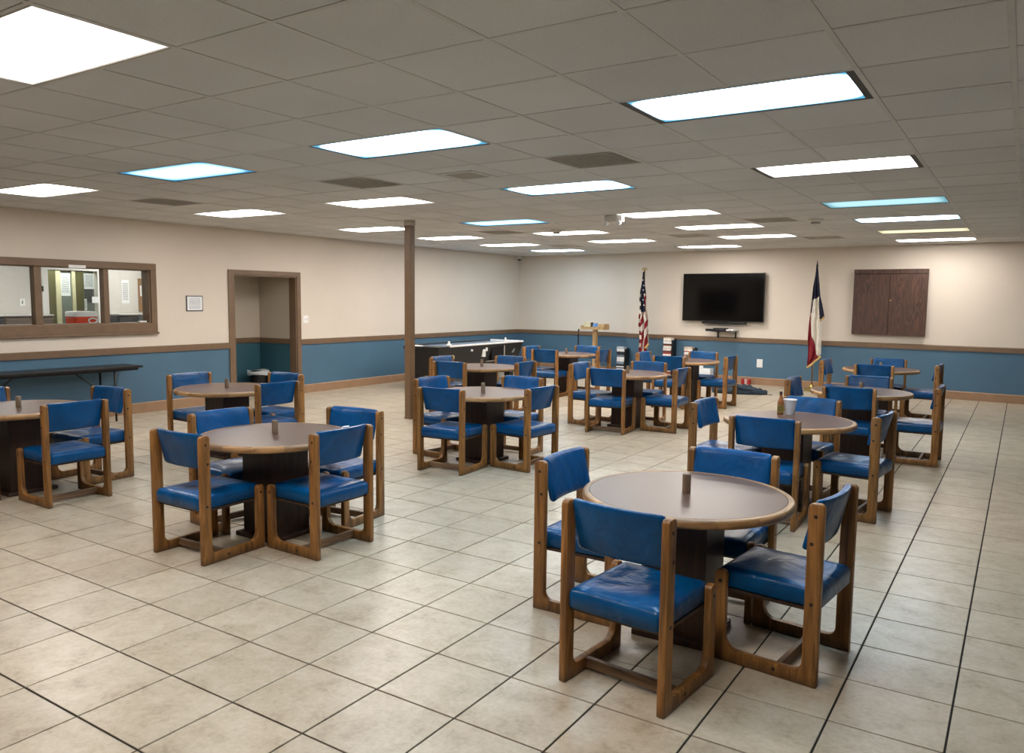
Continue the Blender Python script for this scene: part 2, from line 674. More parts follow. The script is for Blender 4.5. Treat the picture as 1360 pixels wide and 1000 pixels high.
ce = bx('ceiling', MAT['plenum'], None, XL - 0.05, XR + 0.1, YF - 0.1, YB + 0.1, ZC + 0.03, ZC + 0.12)
tag(ce, 'dropped ceiling of square off-white fibre tiles in a metal grid', 'ceiling', kind='structure')
LIGHTS = [  # column, row centre (cells), kind of lamp
    (1, -0.5, 'white'), (5, -0.5, 'white'), (-3, -0.5, 'white'),
    (1, 3.5, 'cool'), (5, 3.5, 'faint'), (9, 3.5, 'white'), (-3, 3.5, 'cool'),
    (1, 7.5, 'cool'), (5, 7.5, 'white'), (9, 7.5, 'white'), (-3, 7.5, 'white'),
    (1, 11.5, 'white'), (5, 11.5, 'faint'), (9, 11.5, 'white'), (-3, 11.5, 'dim'),
    (1, 14.5, 'white'), (5, 14.5, 'white'), (9, 14.5, 'white'), (-3, 14.5, 'cool2'),
    (1, 17.5, 'white'), (5, 17.5, 'white'), (9, 17.5, 'white'), (-3, 17.5, 'yellow'),
    (3.4, 20.5, 'white'), (9, 20.5, 'cool2'), (-3, 20.5, 'white'),
]
VENTS = [(-0.5, 5.5), (3.5, 5.5), (8.5, 5.5), (-0.5, 13.5), (-0.5, 18.5), (2.5, 16.5), (7.5, 18.5), (6.5, 13.5)]
used = set()
for c, r, _ in LIGHTS:
    if c == int(c):
        used |= {(int(c) - 1, math.floor(r)), (int(c), math.floor(r))}
for c, r in VENTS:
    used.add((math.floor(c), math.floor(r)))
bm = new_bm()
HT = CT / 2 - 0.011
tile_bm(bm, 0, 0, HT, HT, 0.0, 0.012, 0.003, flip=-1)
bmesh.ops.recalc_face_normals(bm, faces=bm.faces)
for f in bm.faces:
    if f.normal.z > 0.1:
        f.normal_flip()
ct_me = bpy.data.meshes.new('ceiling_tile')
bm.to_mesh(ct_me)
bm.free()
ct_me.materials.append(MAT['ctile'])
cells = []
for c in range(-11, 13):
    for i in range(-8, 24):
        if (c, i) in used:
            continue
        x1, x0 = cxl(c), cxl(c + 1)
        y0, y1 = cyl_(i), cyl_(i + 1)
        x0, x1 = max(x0, XL), min(x1, XR)
        mid = (x0 + x1) / 2
        y0, y1 = max(y0, YF), min(y1, YB if mid < -7.54 else wall_y(mid))
        if x1 - x0 < 0.06 or y1 - y0 < 0.06:
            continue
        a = area_px(((x0, y0, ZC), (x1, y0, ZC), (x1, y1, ZC), (x0, y1, ZC)))
        cells.append((a, x0, x1, y0, y1))
cells.sort(key=lambda q: -q[0])
rest = new_bm()
n_ind = 0
for a, x0, x1, y0, y1 in cells:
    cx, cy = (x0 + x1) / 2, (y0 + y1) / 2
    z = ZC + 0.002 + random.uniform(0, 0.0015)
    if a > 0 and n_ind < 298 and x1 - x0 > 0.5 and y1 - y0 > 0.5:
        o = put('ceiling_tile', ct_me, ce, (cx, cy, z))
        o.scale = ((x1 - x0) / CT, (y1 - y0) / CT, 1)
        o.rotation_euler = (random.uniform(-0.002, 0.002), random.uniform(-0.002, 0.002), 0)
        n_ind += 1
    else:
        tile_bm(rest, cx, cy, (x1 - x0) / 2 - 0.011, (y1 - y0) / 2 - 0.011, z, 0.012, 0.003, flip=-1)
o = done('ceiling_tile', rest, MAT['ctile'], ce)
o['kind'] = 'stuff'
for c in range(-9, 13):       # main runners
    x = cxl(c)
    ye = YB if x < -7.54 else wall_y(x)
    cuts = sorted((cyl_(math.floor(r)), cyl_(math.floor(r) + 1)) for lc, r, _ in LIGHTS if lc == c)
    y0 = YF
    for a, b in cuts + [(ye, ye)]:          # the runner stops at a light panel
        if a - y0 > 0.05:
            bx('tee_bar', MAT['tbar'], ce, x - 0.013, x + 0.013, y0, min(a, ye), ZC, ZC + 0.03)
        y0 = b
for i in range(-7, 24):       # cross tees
    y = cyl_(i)
    xe = XR
    if y > wall_y(XR):
        xe = (YR0 - y) / -YRS
        if xe < -7.54:
            xe = -7.54
    if y < YB:
        bx('tee_bar', MAT['tbar'], ce, XL, xe, y - 0.010, y + 0.010, ZC + 0.0008, ZC + 0.028)

COLNAME = {1: 'second', 5: 'third', 9: 'leftmost', -3: 'right-hand'}
ROWNAME = {-0.5: 'nearest', 3.5: 'second', 7.5: 'third', 11.5: 'fourth', 14.5: 'fifth', 17.5: 'sixth', 20.5: 'last'}
TINT = dict(white='white', faint='light blue', cool='bluish', cool2='pale bluish', yellow='yellowish', dim='dim bluish')
for c, r, k in LIGHTS:
    y = (cyl_(math.floor(r)) + cyl_(math.floor(r) + 1)) / 2
    x = cxl(c)
    hy = (cyl_(math.floor(r) + 1) - cyl_(math.floor(r))) / 2
    zz = ZC - (0.006 if c != int(c) else 0.0)
    lab = 'lit %s ceiling light panel, %s row from the camera, %s column' % (TINT[k], ROWNAME[r], COLNAME.get(c, 'middle'))
    t = thing('ceiling_light', lab, 'light', (x, y, zz), 0, 'ceiling light panels')
    dark = (c in (1, -3, 5) and r > 0 and k != 'white') or (c, r) in ((-3, 7.5), (1, 7.5))
    fm = MAT['fixture'] if dark else MAT['fixture_pale']
    hx = CT
    bm = new_bm()
    w = 0.022
    gx = 0.05 if (c == -3 and r < 9) else w
    for q in ((-hx, hx, -hy, -hy + w), (-hx, hx, hy - w, hy), (-hx, -hx + gx, -hy + w, hy - w), (hx - gx, hx, -hy + w, hy - w)):
        box(bm, q[0], q[1], q[2], q[3], 0.001, 0.03)
    done('frame', bm, fm, t)
    bm = new_bm()
    box(bm, -hx + gx, hx - gx, -hy + w, hy - w, 0.006, 0.012)
    em = 'pale' if k == 'cool2' else k
    done('diffuser', bm, EM[em], t)
    bx('housing', MAT['plenum'], t, -hx + gx, hx - gx, -hy + w, hy - w, 0.02, 0.029)

VL = ['right of the second bluish panel', 'left of the pillar top', 'near the left wall',
      'before the television', 'above the television wall', 'left of the television', 'far back on the left', 'behind the pillar']
for (c, r), vl in zip(VENTS, VL):
    y = (cyl_(math.floor(r)) + cyl_(math.floor(r) + 1)) / 2
    x = cxl(c)
    t = thing('ceiling_vent', 'square grey ceiling air vent %s' % vl, 'vent', (x, y, ZC), 0, 'ceiling air vents')
    bm = new_bm()
    w = 0.02
    for q in ((-.3, .3, -.3, -.3 + w), (-.3, .3, .3 - w, .3), (-.3, -.3 + w, -.3 + w, .3 - w), (.3 - w, .3, -.3 + w, .3 - w)):
        box(bm, q[0], q[1], q[2], q[3], 0.001, 0.02)
    done('frame', bm, MAT['tbar'], t)
    bm = new_bm()
    for q in range(14):
        yy = -0.27 + q * 0.0415
        v = box(bm, -0.278, 0.278, yy - 0.015, yy + 0.015, 0.004, 0.007)
        for w_ in v[:]:
            w_.co.z += (w_.co.y - yy) * 0.15
    o = done('louvre', bm, MAT['vent'], t)
    o['kind'] = 'stuff'
    bx('backing', MAT['vent_dark'], t, -.279, .279, -.279, .279, 0.010, 0.016)
# small square diffuser inside one tile
t = thing('air_diffuser', 'small square grille set inside one ceiling tile near the pillar', 'vent', (cxl(1.6), cyl_(5) + 0.4, ZC), 0)
bm = new_bm()
for q in ((-.19, .19, -.19, -.15), (-.19, .19, .15, .19), (-.19, -.15, -.15, .15), (.15, .19, -.15, .15)):
    box(bm, q[0], q[1], q[2], q[3], -0.006, 0.004)
done('frame', bm, MAT['tbar'], t)
bm = new_bm()
for q in range(8):
    yy = -0.13 + q * 0.037
    box(bm, -.15, .15, yy - 0.012, yy + 0.012, -0.004, 0.0)
o = done('louvre', bm, MAT['vent_dark'], t)
o['kind'] = 'stuff'
bx('backing', MAT['vent_dark'], t, -.15, .15, -.15, .15, 0.0, 0.003)


# ------------------------------------------------------------------ walls
def wall_sheet(name, p0, p1, z0, z1, holes, thick, mat, label):
    """A wall from p0 to p1 (plan), its face on the line, thickness to the left of the direction; holes = (s0, s1, z0, z1)."""
    a, b = Vector((p0[0], p0[1], 0)), Vector((p1[0], p1[1], 0))
    L = (b - a).length
    d = (b - a) / L
    nrm = Vector((-d.y, d.x, 0))
    ss = sorted({0.0, L, *[h[0] for h in holes], *[h[1] for h in holes]})
    zs = sorted({z0, z1, *[h[2] for h in holes], *[h[3] for h in holes]})
    bm = new_bm()
    grid = {}

    def vert(i, j):
        if (i, j) not in grid:
            p = a + d * ss[i]
            grid[(i, j)] = bm.verts.new((p.x, p.y, zs[j]))
        return grid[(i, j)]
    for i in range(len(ss) - 1):
        for j in range(len(zs) - 1):
            sm, zm = (ss[i] + ss[i + 1]) / 2, (zs[j] + zs[j + 1]) / 2
            if any(h[0] < sm < h[1] and h[2] < zm < h[3] for h in holes):
                continue
            bm.faces.new((vert(i, j), vert(i + 1, j), vert(i + 1, j + 1), vert(i, j + 1)))
    geo = bmesh.ops.extrude_face_region(bm, geom=bm.faces[:])
    bmesh.ops.translate(bm, vec=nrm * thick, verts=[g for g in geo['geom'] if isinstance(g, bmesh.types.BMVert)])
    o = done(name, bm, mat)
    return tag(o, label, 'wall', kind='structure')


WT = 0.16
WIN = (3.55, 6.70, 1.29, 2.06)
DOOR = (8.14, 9.43, 0.0, 2.045)
wall_sheet('wall_left', (XL, YF), (XL, YB), 0, ZC + 0.02,
           [(WIN[0] - YF, WIN[1] - YF, WIN[2], WIN[3]), (DOOR[0] - YF, DOOR[1] - YF, 0, DOOR[3])], WT, MAT['wall'],
           'long left wall, beige above blue, with serving window and doorway')
XS, XP = -7.54, -7.15
wall_sheet('wall_back_left', (XL, YB), (XS, YB), 0, ZC + 0.02, [], WT, MAT['wall'], 'back wall stretch behind the tray stand and game table')
wall_sheet('wall_back_strip', (XS, YB + 0.1), (XS, 16.40), 0, ZC + 0.02, [], 0.1, MAT['wall'], 'narrow return of the back wall beside the striped flag')
wall_sheet('wall_back', (XP, wall_y(XP)), (XR, wall_y(XR)), 0, ZC + 0.02, [], WT, MAT['wall'], 'back wall with television and brown wall cabinet')
wall_sheet('wall_back_pilaster', (XS, 16.40), (XP, wall_y(XP)), 0, ZC + 0.02, [], WT, MAT['wall'], 'narrow strip of back wall behind the striped flag')
wall_sheet('wall_right', (XR, wall_y(XR)), (XR, YF), 0, ZC + 0.02, [], WT, MAT['wall'], 'right wall just outside the picture')
wall_sheet('wall_rear', (XR, YF), (XL, YF), 0, ZC + 0.02, [], WT, MAT['wall'], 'rear wall behind the camera')

# chair rail and baseboard
RZ0, RZ1, BZ = 0.865, 0.957, 0.15


def strip(name, p0, p1, z0, z1, thick, mat, label, cat):
    a, b = Vector((p0[0], p0[1], 0)), Vector((p1[0], p1[1], 0))
    d = (b - a).normalized()
    n = Vector((d.y, -d.x, 0)) * thick      # towards the room
    bm = new_bm()
    ring = lambda z, k: [(p.x, p.y, z) for p in (a, b, b + n * k, a + n * k)]
    loft(bm, [ring(z0, 1), ring(z1 - 0.012, 1), ring(z1, 0.55)])
    o = done(name, bm, mat)
    return tag(o, label, cat, kind='structure')


runs = [('left_front', (XL, YF), (XL, 8.03), 'left wall before the doorway'), ('left_back', (XL, 9.52), (XL, YB), 'left wall past the doorway'),
        ('back_left', (XL, YB), (XS, YB), 'back wall behind the game table'), ('back_pilaster', (XS, 16.40), (XP, wall_y(XP)), 'strip behind the striped flag'),
        ('back', (XP, wall_y(XP)), (XR, wall_y(XR)), 'back wall under the television'), ('right', (XR, wall_y(XR)), (XR, YF), 'right wall'),
        ('rear', (XR, YF), (XL, YF), 'rear wall behind the camera')]
for k, (nm, p0, p1, lb) in enumerate(runs):
    strip('baseboard_' + nm, p0, p1, 0.0, BZ, 0.018, MAT['base'], 'tan painted baseboard along the ' + lb, 'baseboard')
    strip('trim_%d' % (k + 1), p0, p1, RZ0, RZ1, 0.022, MAT['trim'], 'brown chair rail along the ' + lb, 'trim')

# alcove behind the doorway
AX, AY0, AY1 = -11.6, 7.6, 9.43
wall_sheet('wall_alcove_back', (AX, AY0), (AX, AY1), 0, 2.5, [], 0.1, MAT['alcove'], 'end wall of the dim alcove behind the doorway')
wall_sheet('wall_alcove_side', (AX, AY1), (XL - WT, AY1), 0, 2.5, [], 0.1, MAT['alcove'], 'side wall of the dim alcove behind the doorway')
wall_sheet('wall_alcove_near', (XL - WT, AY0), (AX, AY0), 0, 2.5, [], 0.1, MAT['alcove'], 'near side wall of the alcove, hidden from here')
o = bx('ceiling_alcove', MAT['ctile'], None, AX - 0.1, XL - WT, AY0 - 0.1, AY1 + 0.1, 2.5, 2.56)
tag(o, 'low ceiling of the alcove behind the doorway', 'ceiling', kind='structure')
strip('trim_8', (AX, AY0), (AX, AY1), RZ0 + 0.005, RZ1 + 0.005, 0.022, MAT['trim'], 'brown chair rail on the alcove end wall', 'trim')
strip('trim_9', (AX, AY1), (XL - WT, AY1), RZ0 + 0.005, RZ1 + 0.005, 0.022, MAT['trim'], 'brown chair rail on the alcove side wall', 'trim')

# doorway casing
d1 = thing('door_1', 'open doorway with brown casing leading to a dim alcove', 'doorway', (XL, 0, 0), 0, kind='structure')
bx('casing', MAT['trim'], d1, 0, 0.022, 8.031, 8.14, 0, 2.045, 0.003)
bx('casing', MAT['trim'], d1, 0, 0.022, 9.43, 9.518, 0, 2.045, 0.003)
bx('casing', MAT['trim'], d1, 0, 0.022, 8.031, 9.518, 2.045, 2.12, 0.003)
bx('jamb', MAT['trim'], d1, -WT - 0.01, -0.001, 8.1405, 8.16, 0, 2.044)
bx('jamb', MAT['trim'], d1, -WT + 0.001, -0.001, 9.41, 9.4295, 0, 2.044)
bx('jamb', MAT['trim'], d1, -WT - 0.01, -0.001, 8.16, 9.41, 2.025, 2.044)

# serving window
w1 = thing('window_1', 'wide brown framed serving window into the kitchen', 'window', (XL, 0, 0), 0, kind='structure')
bx('frame_rail', MAT['trim'], w1, 0, 0.03, 3.46, 6.79, 2.055, 2.15, 0.004)
bx('frame_rail', MAT['trim'], w1, 0, 0.03, 3.46, 6.79, 1.165, 1.292, 0.004)
bx('sill_nosing', MAT['trim'], w1, 0, 0.05, 3.44, 6.80, 1.135, 1.165, 0.004)
bx('frame_stile', MAT['trim'], w1, 0, 0.03, 6.70, 6.79, 1.292, 2.055, 0.004)
bx('frame_stile', MAT['trim'], w1, 0, 0.03, 3.46, 3.55, 1.292, 2.055, 0.004)
bx('reveal', MAT['trim'], w1, -WT - 0.01, -0.001, 6.68, 6.6995, 1.2915, 2.0595)
bx('reveal', MAT['trim'], w1, -WT - 0.01, -0.001, 3.5505, 3.57, 1.2915, 2.0595)
bx('reveal', MAT['trim'], w1, -WT - 0.01, -0.001, 3.57, 6.68, 2.045, 2.0595)
bx('sill', MAT['trim'], w1, -WT - 0.01, -0.001, 3.57, 6.68, 1.2905, 1.305)
bx('mullion', MAT['trim'], w1, -0.11, 0.0, 5.115, 5.205, 1.305, 2.045, 0.004)
bx('mullion', MAT['trim'], w1, -0.11, 0.0, 6.02, 6.095, 1.305, 2.045, 0.004)
for y0, y1 in ((3.57, 5.115), (5.205, 6.02), (6.095, 6.68)):
    bx('pane', MAT['glass'], w1, -0.078, -0.072, y0, y1, 1.305, 2.045)
bx('header_strip', MAT['white'], w1, 0.03, 0.036, 5.54, 5.765, 2.045, 2.085)

# brown pillar
p = thing('pillar', 'slim brown square steel pillar standing on the tile floor', 'pillar', (-7.19, 8.42, 0), math.radians(0), kind='structure')
bx('shaft', MAT['pillar'], p, -.052, .052, -.052, .052, 0.0, ZC - 0.07, 0.006)
bx('cap', MAT['pillar_cap'], p, -.056, .056, -.056, .056, ZC - 0.07, ZC, 0.003)
bx('foot_strip', MAT['pillar'], p, -.056, .056, -.056, .056, 0.0, 0.03, 0.003)

# ------------------------------------------------------------------ kitchen behind the window
KX = -13.6
KY0, KY1 = 2.2, 9.2
wall_sheet('wall_kitchen', (KX, KY0), (KX, KY1), 0, 2.6, [(6.74 - KY0, 7.60 - KY0, 0, 2.10)], 0.12, MAT['kitchen'], 'pale grey kitchen wall with a white framed doorway')
wall_sheet('wall_kitchen_side', (XL - WT - 0.002, KY0), (KX, KY0), 0, 2.6, [], 0.1, MAT['kitchen'], 'near side wall of the kitchen, hidden from here')
wall_sheet('wall_kitchen_end', (KX, KY1), (AX - 0.1, KY1), 0, 2.6, [], 0.1, MAT['kitchen'], 'far side wall of the kitchen beyond the alcove')
o = bx('ceiling_kitchen', MAT['kitchen'], None, KX - 0.12, XL - WT - 0.003, KY0 - 0.1, KY1 + 0.1, 2.6, 2.66)
tag(o, 'plain pale ceiling of the kitchen behind the serving window', 'ceiling', kind='structure')
t = thing('ceiling_light', 'lit ceiling panel inside the kitchen behind the serving window', 'light', (-12.3, 5.6, 2.57))
bx('frame', MAT['fixture_pale'], t, -.63, .63, -.33, .33, 0.01, 0.03)
bx('diffuser', EM['kitchen'], t, -.6, .6, -.3, .3, 0.0, 0.01)
t = thing('ceiling_light', 'added unseen ceiling panel brightening the kitchen before the white framed doorway', 'light', (-12.6, 7.9, 2.57))  # unseen second panel, added to brighten the right side of the kitchen
bx('frame', MAT['fixture_pale'], t, -.63, .63, -.33, .33, 0.01, 0.03)
bx('diffuser', EM['kitchen'], t, -.6, .6, -.3, .3, 0.0, 0.01)
# white door frame and the hall with the olive doors
d2 = thing('door_2', 'white framed doorway in the kitchen wall behind the cooler', 'doorway', (KX, 0, 0), 0, kind='structure')
bx('casing', MAT['white'], d2, 0, 0.03, 6.655, 6.755, 0, 2.10, 0.003)
bx('casing', MAT['white'], d2, 0, 0.03, 7.585, 7.685, 0, 2.10, 0.003)
bx('casing', MAT['white'], d2, 0, 0.03, 6.655, 7.685, 2.10, 2.17, 0.003)
bx('hinge', MAT['black'], d2, 0.03, 0.04, 6.64, 6.67, 1.74, 1.83)
HX = -14.5
wall_sheet('wall_hall', (HX - 0.08, 6.0), (HX - 0.08, 9.0), 0, 2.5, [], 0.08, MAT['cream'], 'bright hall wall seen through the kitchen doorway')
wall_sheet('wall_hall_side', (KX - 0.121, 6.0), (HX - 0.08, 6.0), 0, 2.5, [], 0.08, MAT['cream'], 'left side wall of the bright hall')
wall_sheet('wall_hall_end', (HX - 0.08, 9.0), (KX - 0.121, 9.0), 0, 2.5, [], 0.08, MAT['cream'], 'right side wall of the bright hall')
o = bx('ceiling_hall', MAT['white'], None, HX - 0.2, KX - 0.121, 5.9, 9.1, 2.5, 2.56)
tag(o, 'white ceiling of the hall behind the kitchen', 'ceiling', kind='structure')
t = thing('ceiling_light', 'lit panel in the hall behind the white framed kitchen doorway', 'light', (-14.05, 7.4, 2.47))
bx('frame', MAT['fixture_pale'], t, -.2, .2, -.45, .45, 0.01, 0.03)
bx('diffuser', EM['hall'], t, -.18, .18, -.43, .43, 0.0, 0.01)
d3 = thing('door_3', 'olive framed grey double doors in the bright hall', 'door', (HX, 0, 0), 0, kind='structure')
bx('jamb', MAT['olive'], d3, -.08, 0.03, 7.10, 7.25, 0, 2.12, 0.004)
bx('jamb', MAT['olive'], d3, -.08, 0.02, 7.25, 7.33, 0, 2.12, 0.004)
bx('jamb', MAT['cream'], d3, -.08, 0.03, 7.33, 7.42, 0, 2.12, 0.004)
bx('leaf', MAT['greyp'], d3, -.06, -0.01, 7.42, 7.62, 0, 2.10)
bx('meeting_stile', MAT['cream'], d3, -.08, 0.03, 7.62, 7.68, 0, 2.12, 0.004)
bx('jamb', MAT['olive'], d3, -.08, 0.02, 7.68, 7.83, 0, 2.12, 0.004)
lf = bx('leaf', MAT['greyp'], d3, -.06, -0.01, 7.83, 8.30, 0, 2.10)
bx('push_plate', MAT['steel_d'], lf, -0.009, -0.003, 7.86, 8.0, 1.55, 1.8)
bx('head', MAT['olive'], d3, -.08, 0.04, 7.10, 8.4, 2.12, 2.2, 0.004)


def sheet(name, mat, x, y0, y1, z0, z1, label, cat='notice', group='papers around the kitchen doorway', t_=0.004):
    bm = new_bm()
    box(bm, 0, t_, y0 - y0, y1 - y0, 0, z1 - z0)
    o = done(name, bm, mat, None, (x, y0, z0))
    return tag(o, label, cat, group)


sheet('paper_notice', MAT['notice'], HX - 0.009, 7.43, 7.60, 1.67, 2.08, 'tall printed list on the left grey hall door')
sheet('paper_notice', MAT['notice'], HX - 0.009, 7.85, 8.04, 1.80, 2.09, 'wide printed sheet on the right grey hall door')
sheet('paper_notice', MAT['notice'], HX - 0.002, 7.745, 7.885, 1.41, 1.62, 'small tilted sheet low on the right grey hall door')
sheet('paper_notice', MAT['paperw'], KX + 0.031, 7.47, 7.67, 1.555, 1.66, 'blank white card on the right post of the white doorway')
sheet('paper_notice', MAT['notice'], KX + 0.001, 8.03, 8.165, 1.55, 1.965, 'long printed list on the kitchen wall right of the doorway')
cb = thing('cork_board', 'brown cork board at the right end of the kitchen wall', 'board', (KX, 0, 0))
bx('panel', MAT['cork'], cb, 0.002, 0.02, 8.34, 8.95, 1.40, 2.0)
sheet('paper_notice', MAT['sign'], KX + 0.021, 8.37, 8.52, 1.68, 1.87, 'white sheet pinned on the cork board')
for y0, y1, z0, z1, lb in ((6.30, 6.39, 1.50, 1.62, 'pale outlet plate on the kitchen wall, left pane'), (6.47, 6.60, 1.39, 1.53, 'white switch box beside the white kitchen doorway')):
    t = thing('wall_plate', lb, 'outlet', (KX, y0, z0), 0, 'kitchen wall plates')
    bx('plate', MAT['white'], t, 0.001, 0.014, 0, y1 - y0, 0, z1 - z0, 0.003)
    bx('socket', MAT['greyp'], t, 0.014, 0.017, (y1 - y0) * .4, (y1 - y0) * .6, (z1 - z0) * .3, (z1 - z0) * .7)
for y0, y1, m, lb in ((7.72, 8.08, 'steel_d', 'dark steel kitchen cabinet right of the white doorway'), (8.09, 8.30, 'steel', 'bright narrow steel kitchen cabinet'),
                      (8.31, 8.38, 'black', 'thin black kitchen cabinet between steel ones'), (8.39, 9.0, 'steel', 'steel kitchen cabinet below the cork board'),
                      (5.90, 6.63, 'brown_d', 'brown kitchen cabinet left of the white doorway'), (5.35, 5.89, 'steel_d', 'dark steel kitchen cabinet farthest left in the window')):
    t = thing('kitchen_cabinet', lb, 'cabinet', (KX, y0, 0), 0, 'kitchen cabinets behind the serving window')
    L = y1 - y0
    bx('body', MAT[m], t, 0.032, 0.40, 0, L, 0.0, 1.345, 0.004)
    bx('top', MAT['kitchen'], t, 0.032, 0.42, 0, L, 1.345, 1.37, 0.003)
    dr = bx('door', MAT[m], t, 0.40, 0.415, 0.012, L - 0.012, 0.1, 1.30, 0.003)
    bx('handle', MAT['steel'], dr, 0.415, 0.43, L * .8, L * .8 + 0.012, 0.9, 1.1)
ct = thing('serving_counter', 'kitchen counter just behind the serving window', 'counter', (-11.2, 5.2, 0))
bx('worktop', MAT['steel'], ct, -.40, .40, -1.9, 2.1, 0.97, 1.0, 0.004)
bx('body', MAT['brown_d'], ct, -.36, .38, -1.85, 2.05, 0.0, 0.97)

# cooler on the counter
cl = thing('drink_cooler', 'orange-red drink cooler with white lid behind the serving window', 'cooler', (-11.3, 6.06, 1.0))
bm = new_bm()
sec = rrect(.15, .165, .05, 4, 3)
loft(bm, [[(x * s, y * s, z) for x, y in sec] for s, z in ((.9, 0), (.94, .02), (1, .36), (1, .385))])
done('body', bm, MAT['red'], cl, smooth=False)
bm = new_bm()
loft(bm, [[(x * s, y * s, z) for x, y in sec] for s, z in ((1.04, .385), (1.04, .43), (1.0, .455), (.7, .46))])
done('lid', bm, MAT['white'], cl)
bm = new_bm()
ring = [(.166, .07 + .06 * math.cos(2 * PI * i / 16), .325 + .035 * math.sin(2 * PI * i / 16)) for i in range(17)]
tube(bm, ring, .012, 6)
done('handle', bm, MAT['white'], cl, smooth=True)
sb = thing('soap_bar', 'small white block lying at the right end of the serving window sill', 'block', (-10.70, 6.615, 1.305))
bx('block', MAT['white'], sb, -.03, .03, -.05, .05, 0, .022, .004)

# ------------------------------------------------------------------ wall things, left wall
sg = thing('framed_notice', 'white printed notice in thin grey frame on the left wall beside the doorway', 'sign', (XL, 7.42, 1.58))
bx('frame', MAT['steel_d'], sg, 0.001, 0.014, -.143, .143, -.118, .118, 0.002)
bx('sheet', MAT['sign'], sg, 0.014, 0.016, -.128, .128, -.103, .103)
sw = thing('light_switch', 'white light switch plate on the left wall right of the doorway', 'switch', (XL, 9.632, 1.305))
bx('plate', MAT['white'], sw, 0.001, 0.008, -.06, .06, -.065, .065, 0.002)
for yy in (-.025, .025):
    bx('toggle', MAT['white'], sw, 0.008, 0.02, yy - .006, yy + .006, -.012, .012, 0.002)

# trash can in the alcove
tc_ = thing('trash_can', 'black trash can with clear liner in the dim alcove', 'trash can', (-11.27, 9.12, 0))
bm = new_bm()
lathe(bm, [(.14, 0), (.145, .01), (.175, .36), (.18, .37), (.18, .385), (.168, .385), (.166, .36), (.135, .03)], 24)
done('bin', bm, MAT['black'], tc_)
bm = new_bm()
rr = []
for k, (r, z) in enumerate(((.172, .33), (.178, .386), (.19, .40), (.19, .36), (.186, .33))):
    rr.append([((r + .006 * math.sin(5 * a) * (k > 1)) * math.cos(a), (r + .006 * math.sin(5 * a) * (k > 1)) * math.sin(a), z + .012 * math.sin(3 * a + k) * (k > 1)) for a in [2 * PI * i / 32 for i in range(32)]])
loft(bm, rr, False, False)
done('liner', bm, MAT['linerbag'], tc_, smooth=True)

# folding table along the left wall
ft = thing('folding_table', 'long narrow black folding table against the left wall', 'table', (-10.34, 0, 0))
bx('tabletop', MAT['black'], ft, -.225, .225, 3.75, 6.24, .705, .735, 0.006)
bx('apron', MAT['blackm'], ft, -.205, .205, 3.80, 6.18, .675, .705)
for yy, s in ((5.86, -1), (4.12, 1)):
    for xx in (-.18, .18):
        bm = new_bm()
        tube(bm, [(xx, yy, .68), (xx, yy, 0.0)], .014)
        done('leg', bm, MAT['blackm'], ft, smooth=True)
    bm = new_bm()
    tube(bm, [(-.18, yy, .22), (.18, yy, .22)], .01)
    done('crossbar', bm, MAT['blackm'], ft)
    bm = new_bm()
    tube(bm, [(0.12, yy + s * .5, .68), (0.12, yy + s * 0.02, .30)], .009)
    tube(bm, [(0.12, yy + s * 0.02, .30), (0.18, yy, .30)], .009)
    done('brace', bm, MAT['blackm'], ft)

# ------------------------------------------------------------------ chairs
CW, CD = 0.52, 0.487      # width, depth


def arc(cx, cz, r, a0, a1, n=5):
    return [(cx + r * math.cos(a0 + (a1 - a0) * i / n), cz + r * math.sin(a0 + (a1 - a0) * i / n)) for i in range(n + 1)]


def side_frame_mesh():
    D, pw, fw, rh, hr, hf = CD, .068, .058, .062, .825, .437
    pts = [(0.004, 0), (D - .004, 0), (D, .004)]
    pts += arc(D - .024, hf - .024, .024, 0, PI / 2)
    pts += arc(D - fw + .024, hf - .024, .024, PI / 2, PI)
    pts += list(reversed(arc(D - fw - .062, rh + .062, .062, -PI / 2, 0, 7)))
    pts += list(reversed(arc(pw + .042, rh + .042, .042, PI, 1.5 * PI, 6)))
    pts += arc(pw - .022, hr - .022, .022, 0, PI / 2)
    pts += arc(.022, hr - .022, .022, PI / 2, PI)
    pts += [(0, .004)]
    bm = new_bm()
    t = .018
    vs = [bm.verts.new((-t, y, z)) for y, z in pts]
    f = bm.faces.new(vs)
    g = bmesh.ops.extrude_face_region(bm, geom=[f])
    bmesh.ops.translate(bm, vec=(2 * t, 0, 0), verts=[v for v in g['geom'] if isinstance(v, bmesh.types.BMVert)])
    bmesh.ops.recalc_face_normals(bm, faces=bm.faces)
    es = [e for e in bm.edges if len(e.link_faces) == 2 and max(len(q.verts) for q in e.link_faces) > 10]
    bmesh.ops.bevel(bm, geom=es, offset=.006, segments=2, profile=.5, affect='EDGES')
    bmesh.ops.triangulate(bm, faces=[q for q in bm.faces if len(q.verts) > 4])
    return bm


def seat_bm():
    bm = new_bm()
    hw = CW / 2 - .037
    y0, y1, z0, z1 = .004, CD + .004, .345, .437
    cy, hy = (y0 + y1) / 2, (y1 - y0) / 2
    rings = []
    for z, i, k in ((z0, .012, 0), (z0 + .008, .001, 0), (z1 - .03, 0, 0), (z1 - .012, .005, 0), (z1 - .002, .016, 0),
                    (z1 + .004, .045, 0), (z1 + .005, .085, 1), (z1 + .003, .125, 1), (z1 + .000, .165, 1), (z1 - .001, .195, 1)):
        s = rrect(hw - i, hy - i, max(.006, .022 - i * .1), 4, 7)
        rings.append([(x, cy + y, z + (0.008 * math.sin(x * 9) * math.cos(y * 7) if k else 0)) for x, y in s])
    loft(bm, rings)
    return bm


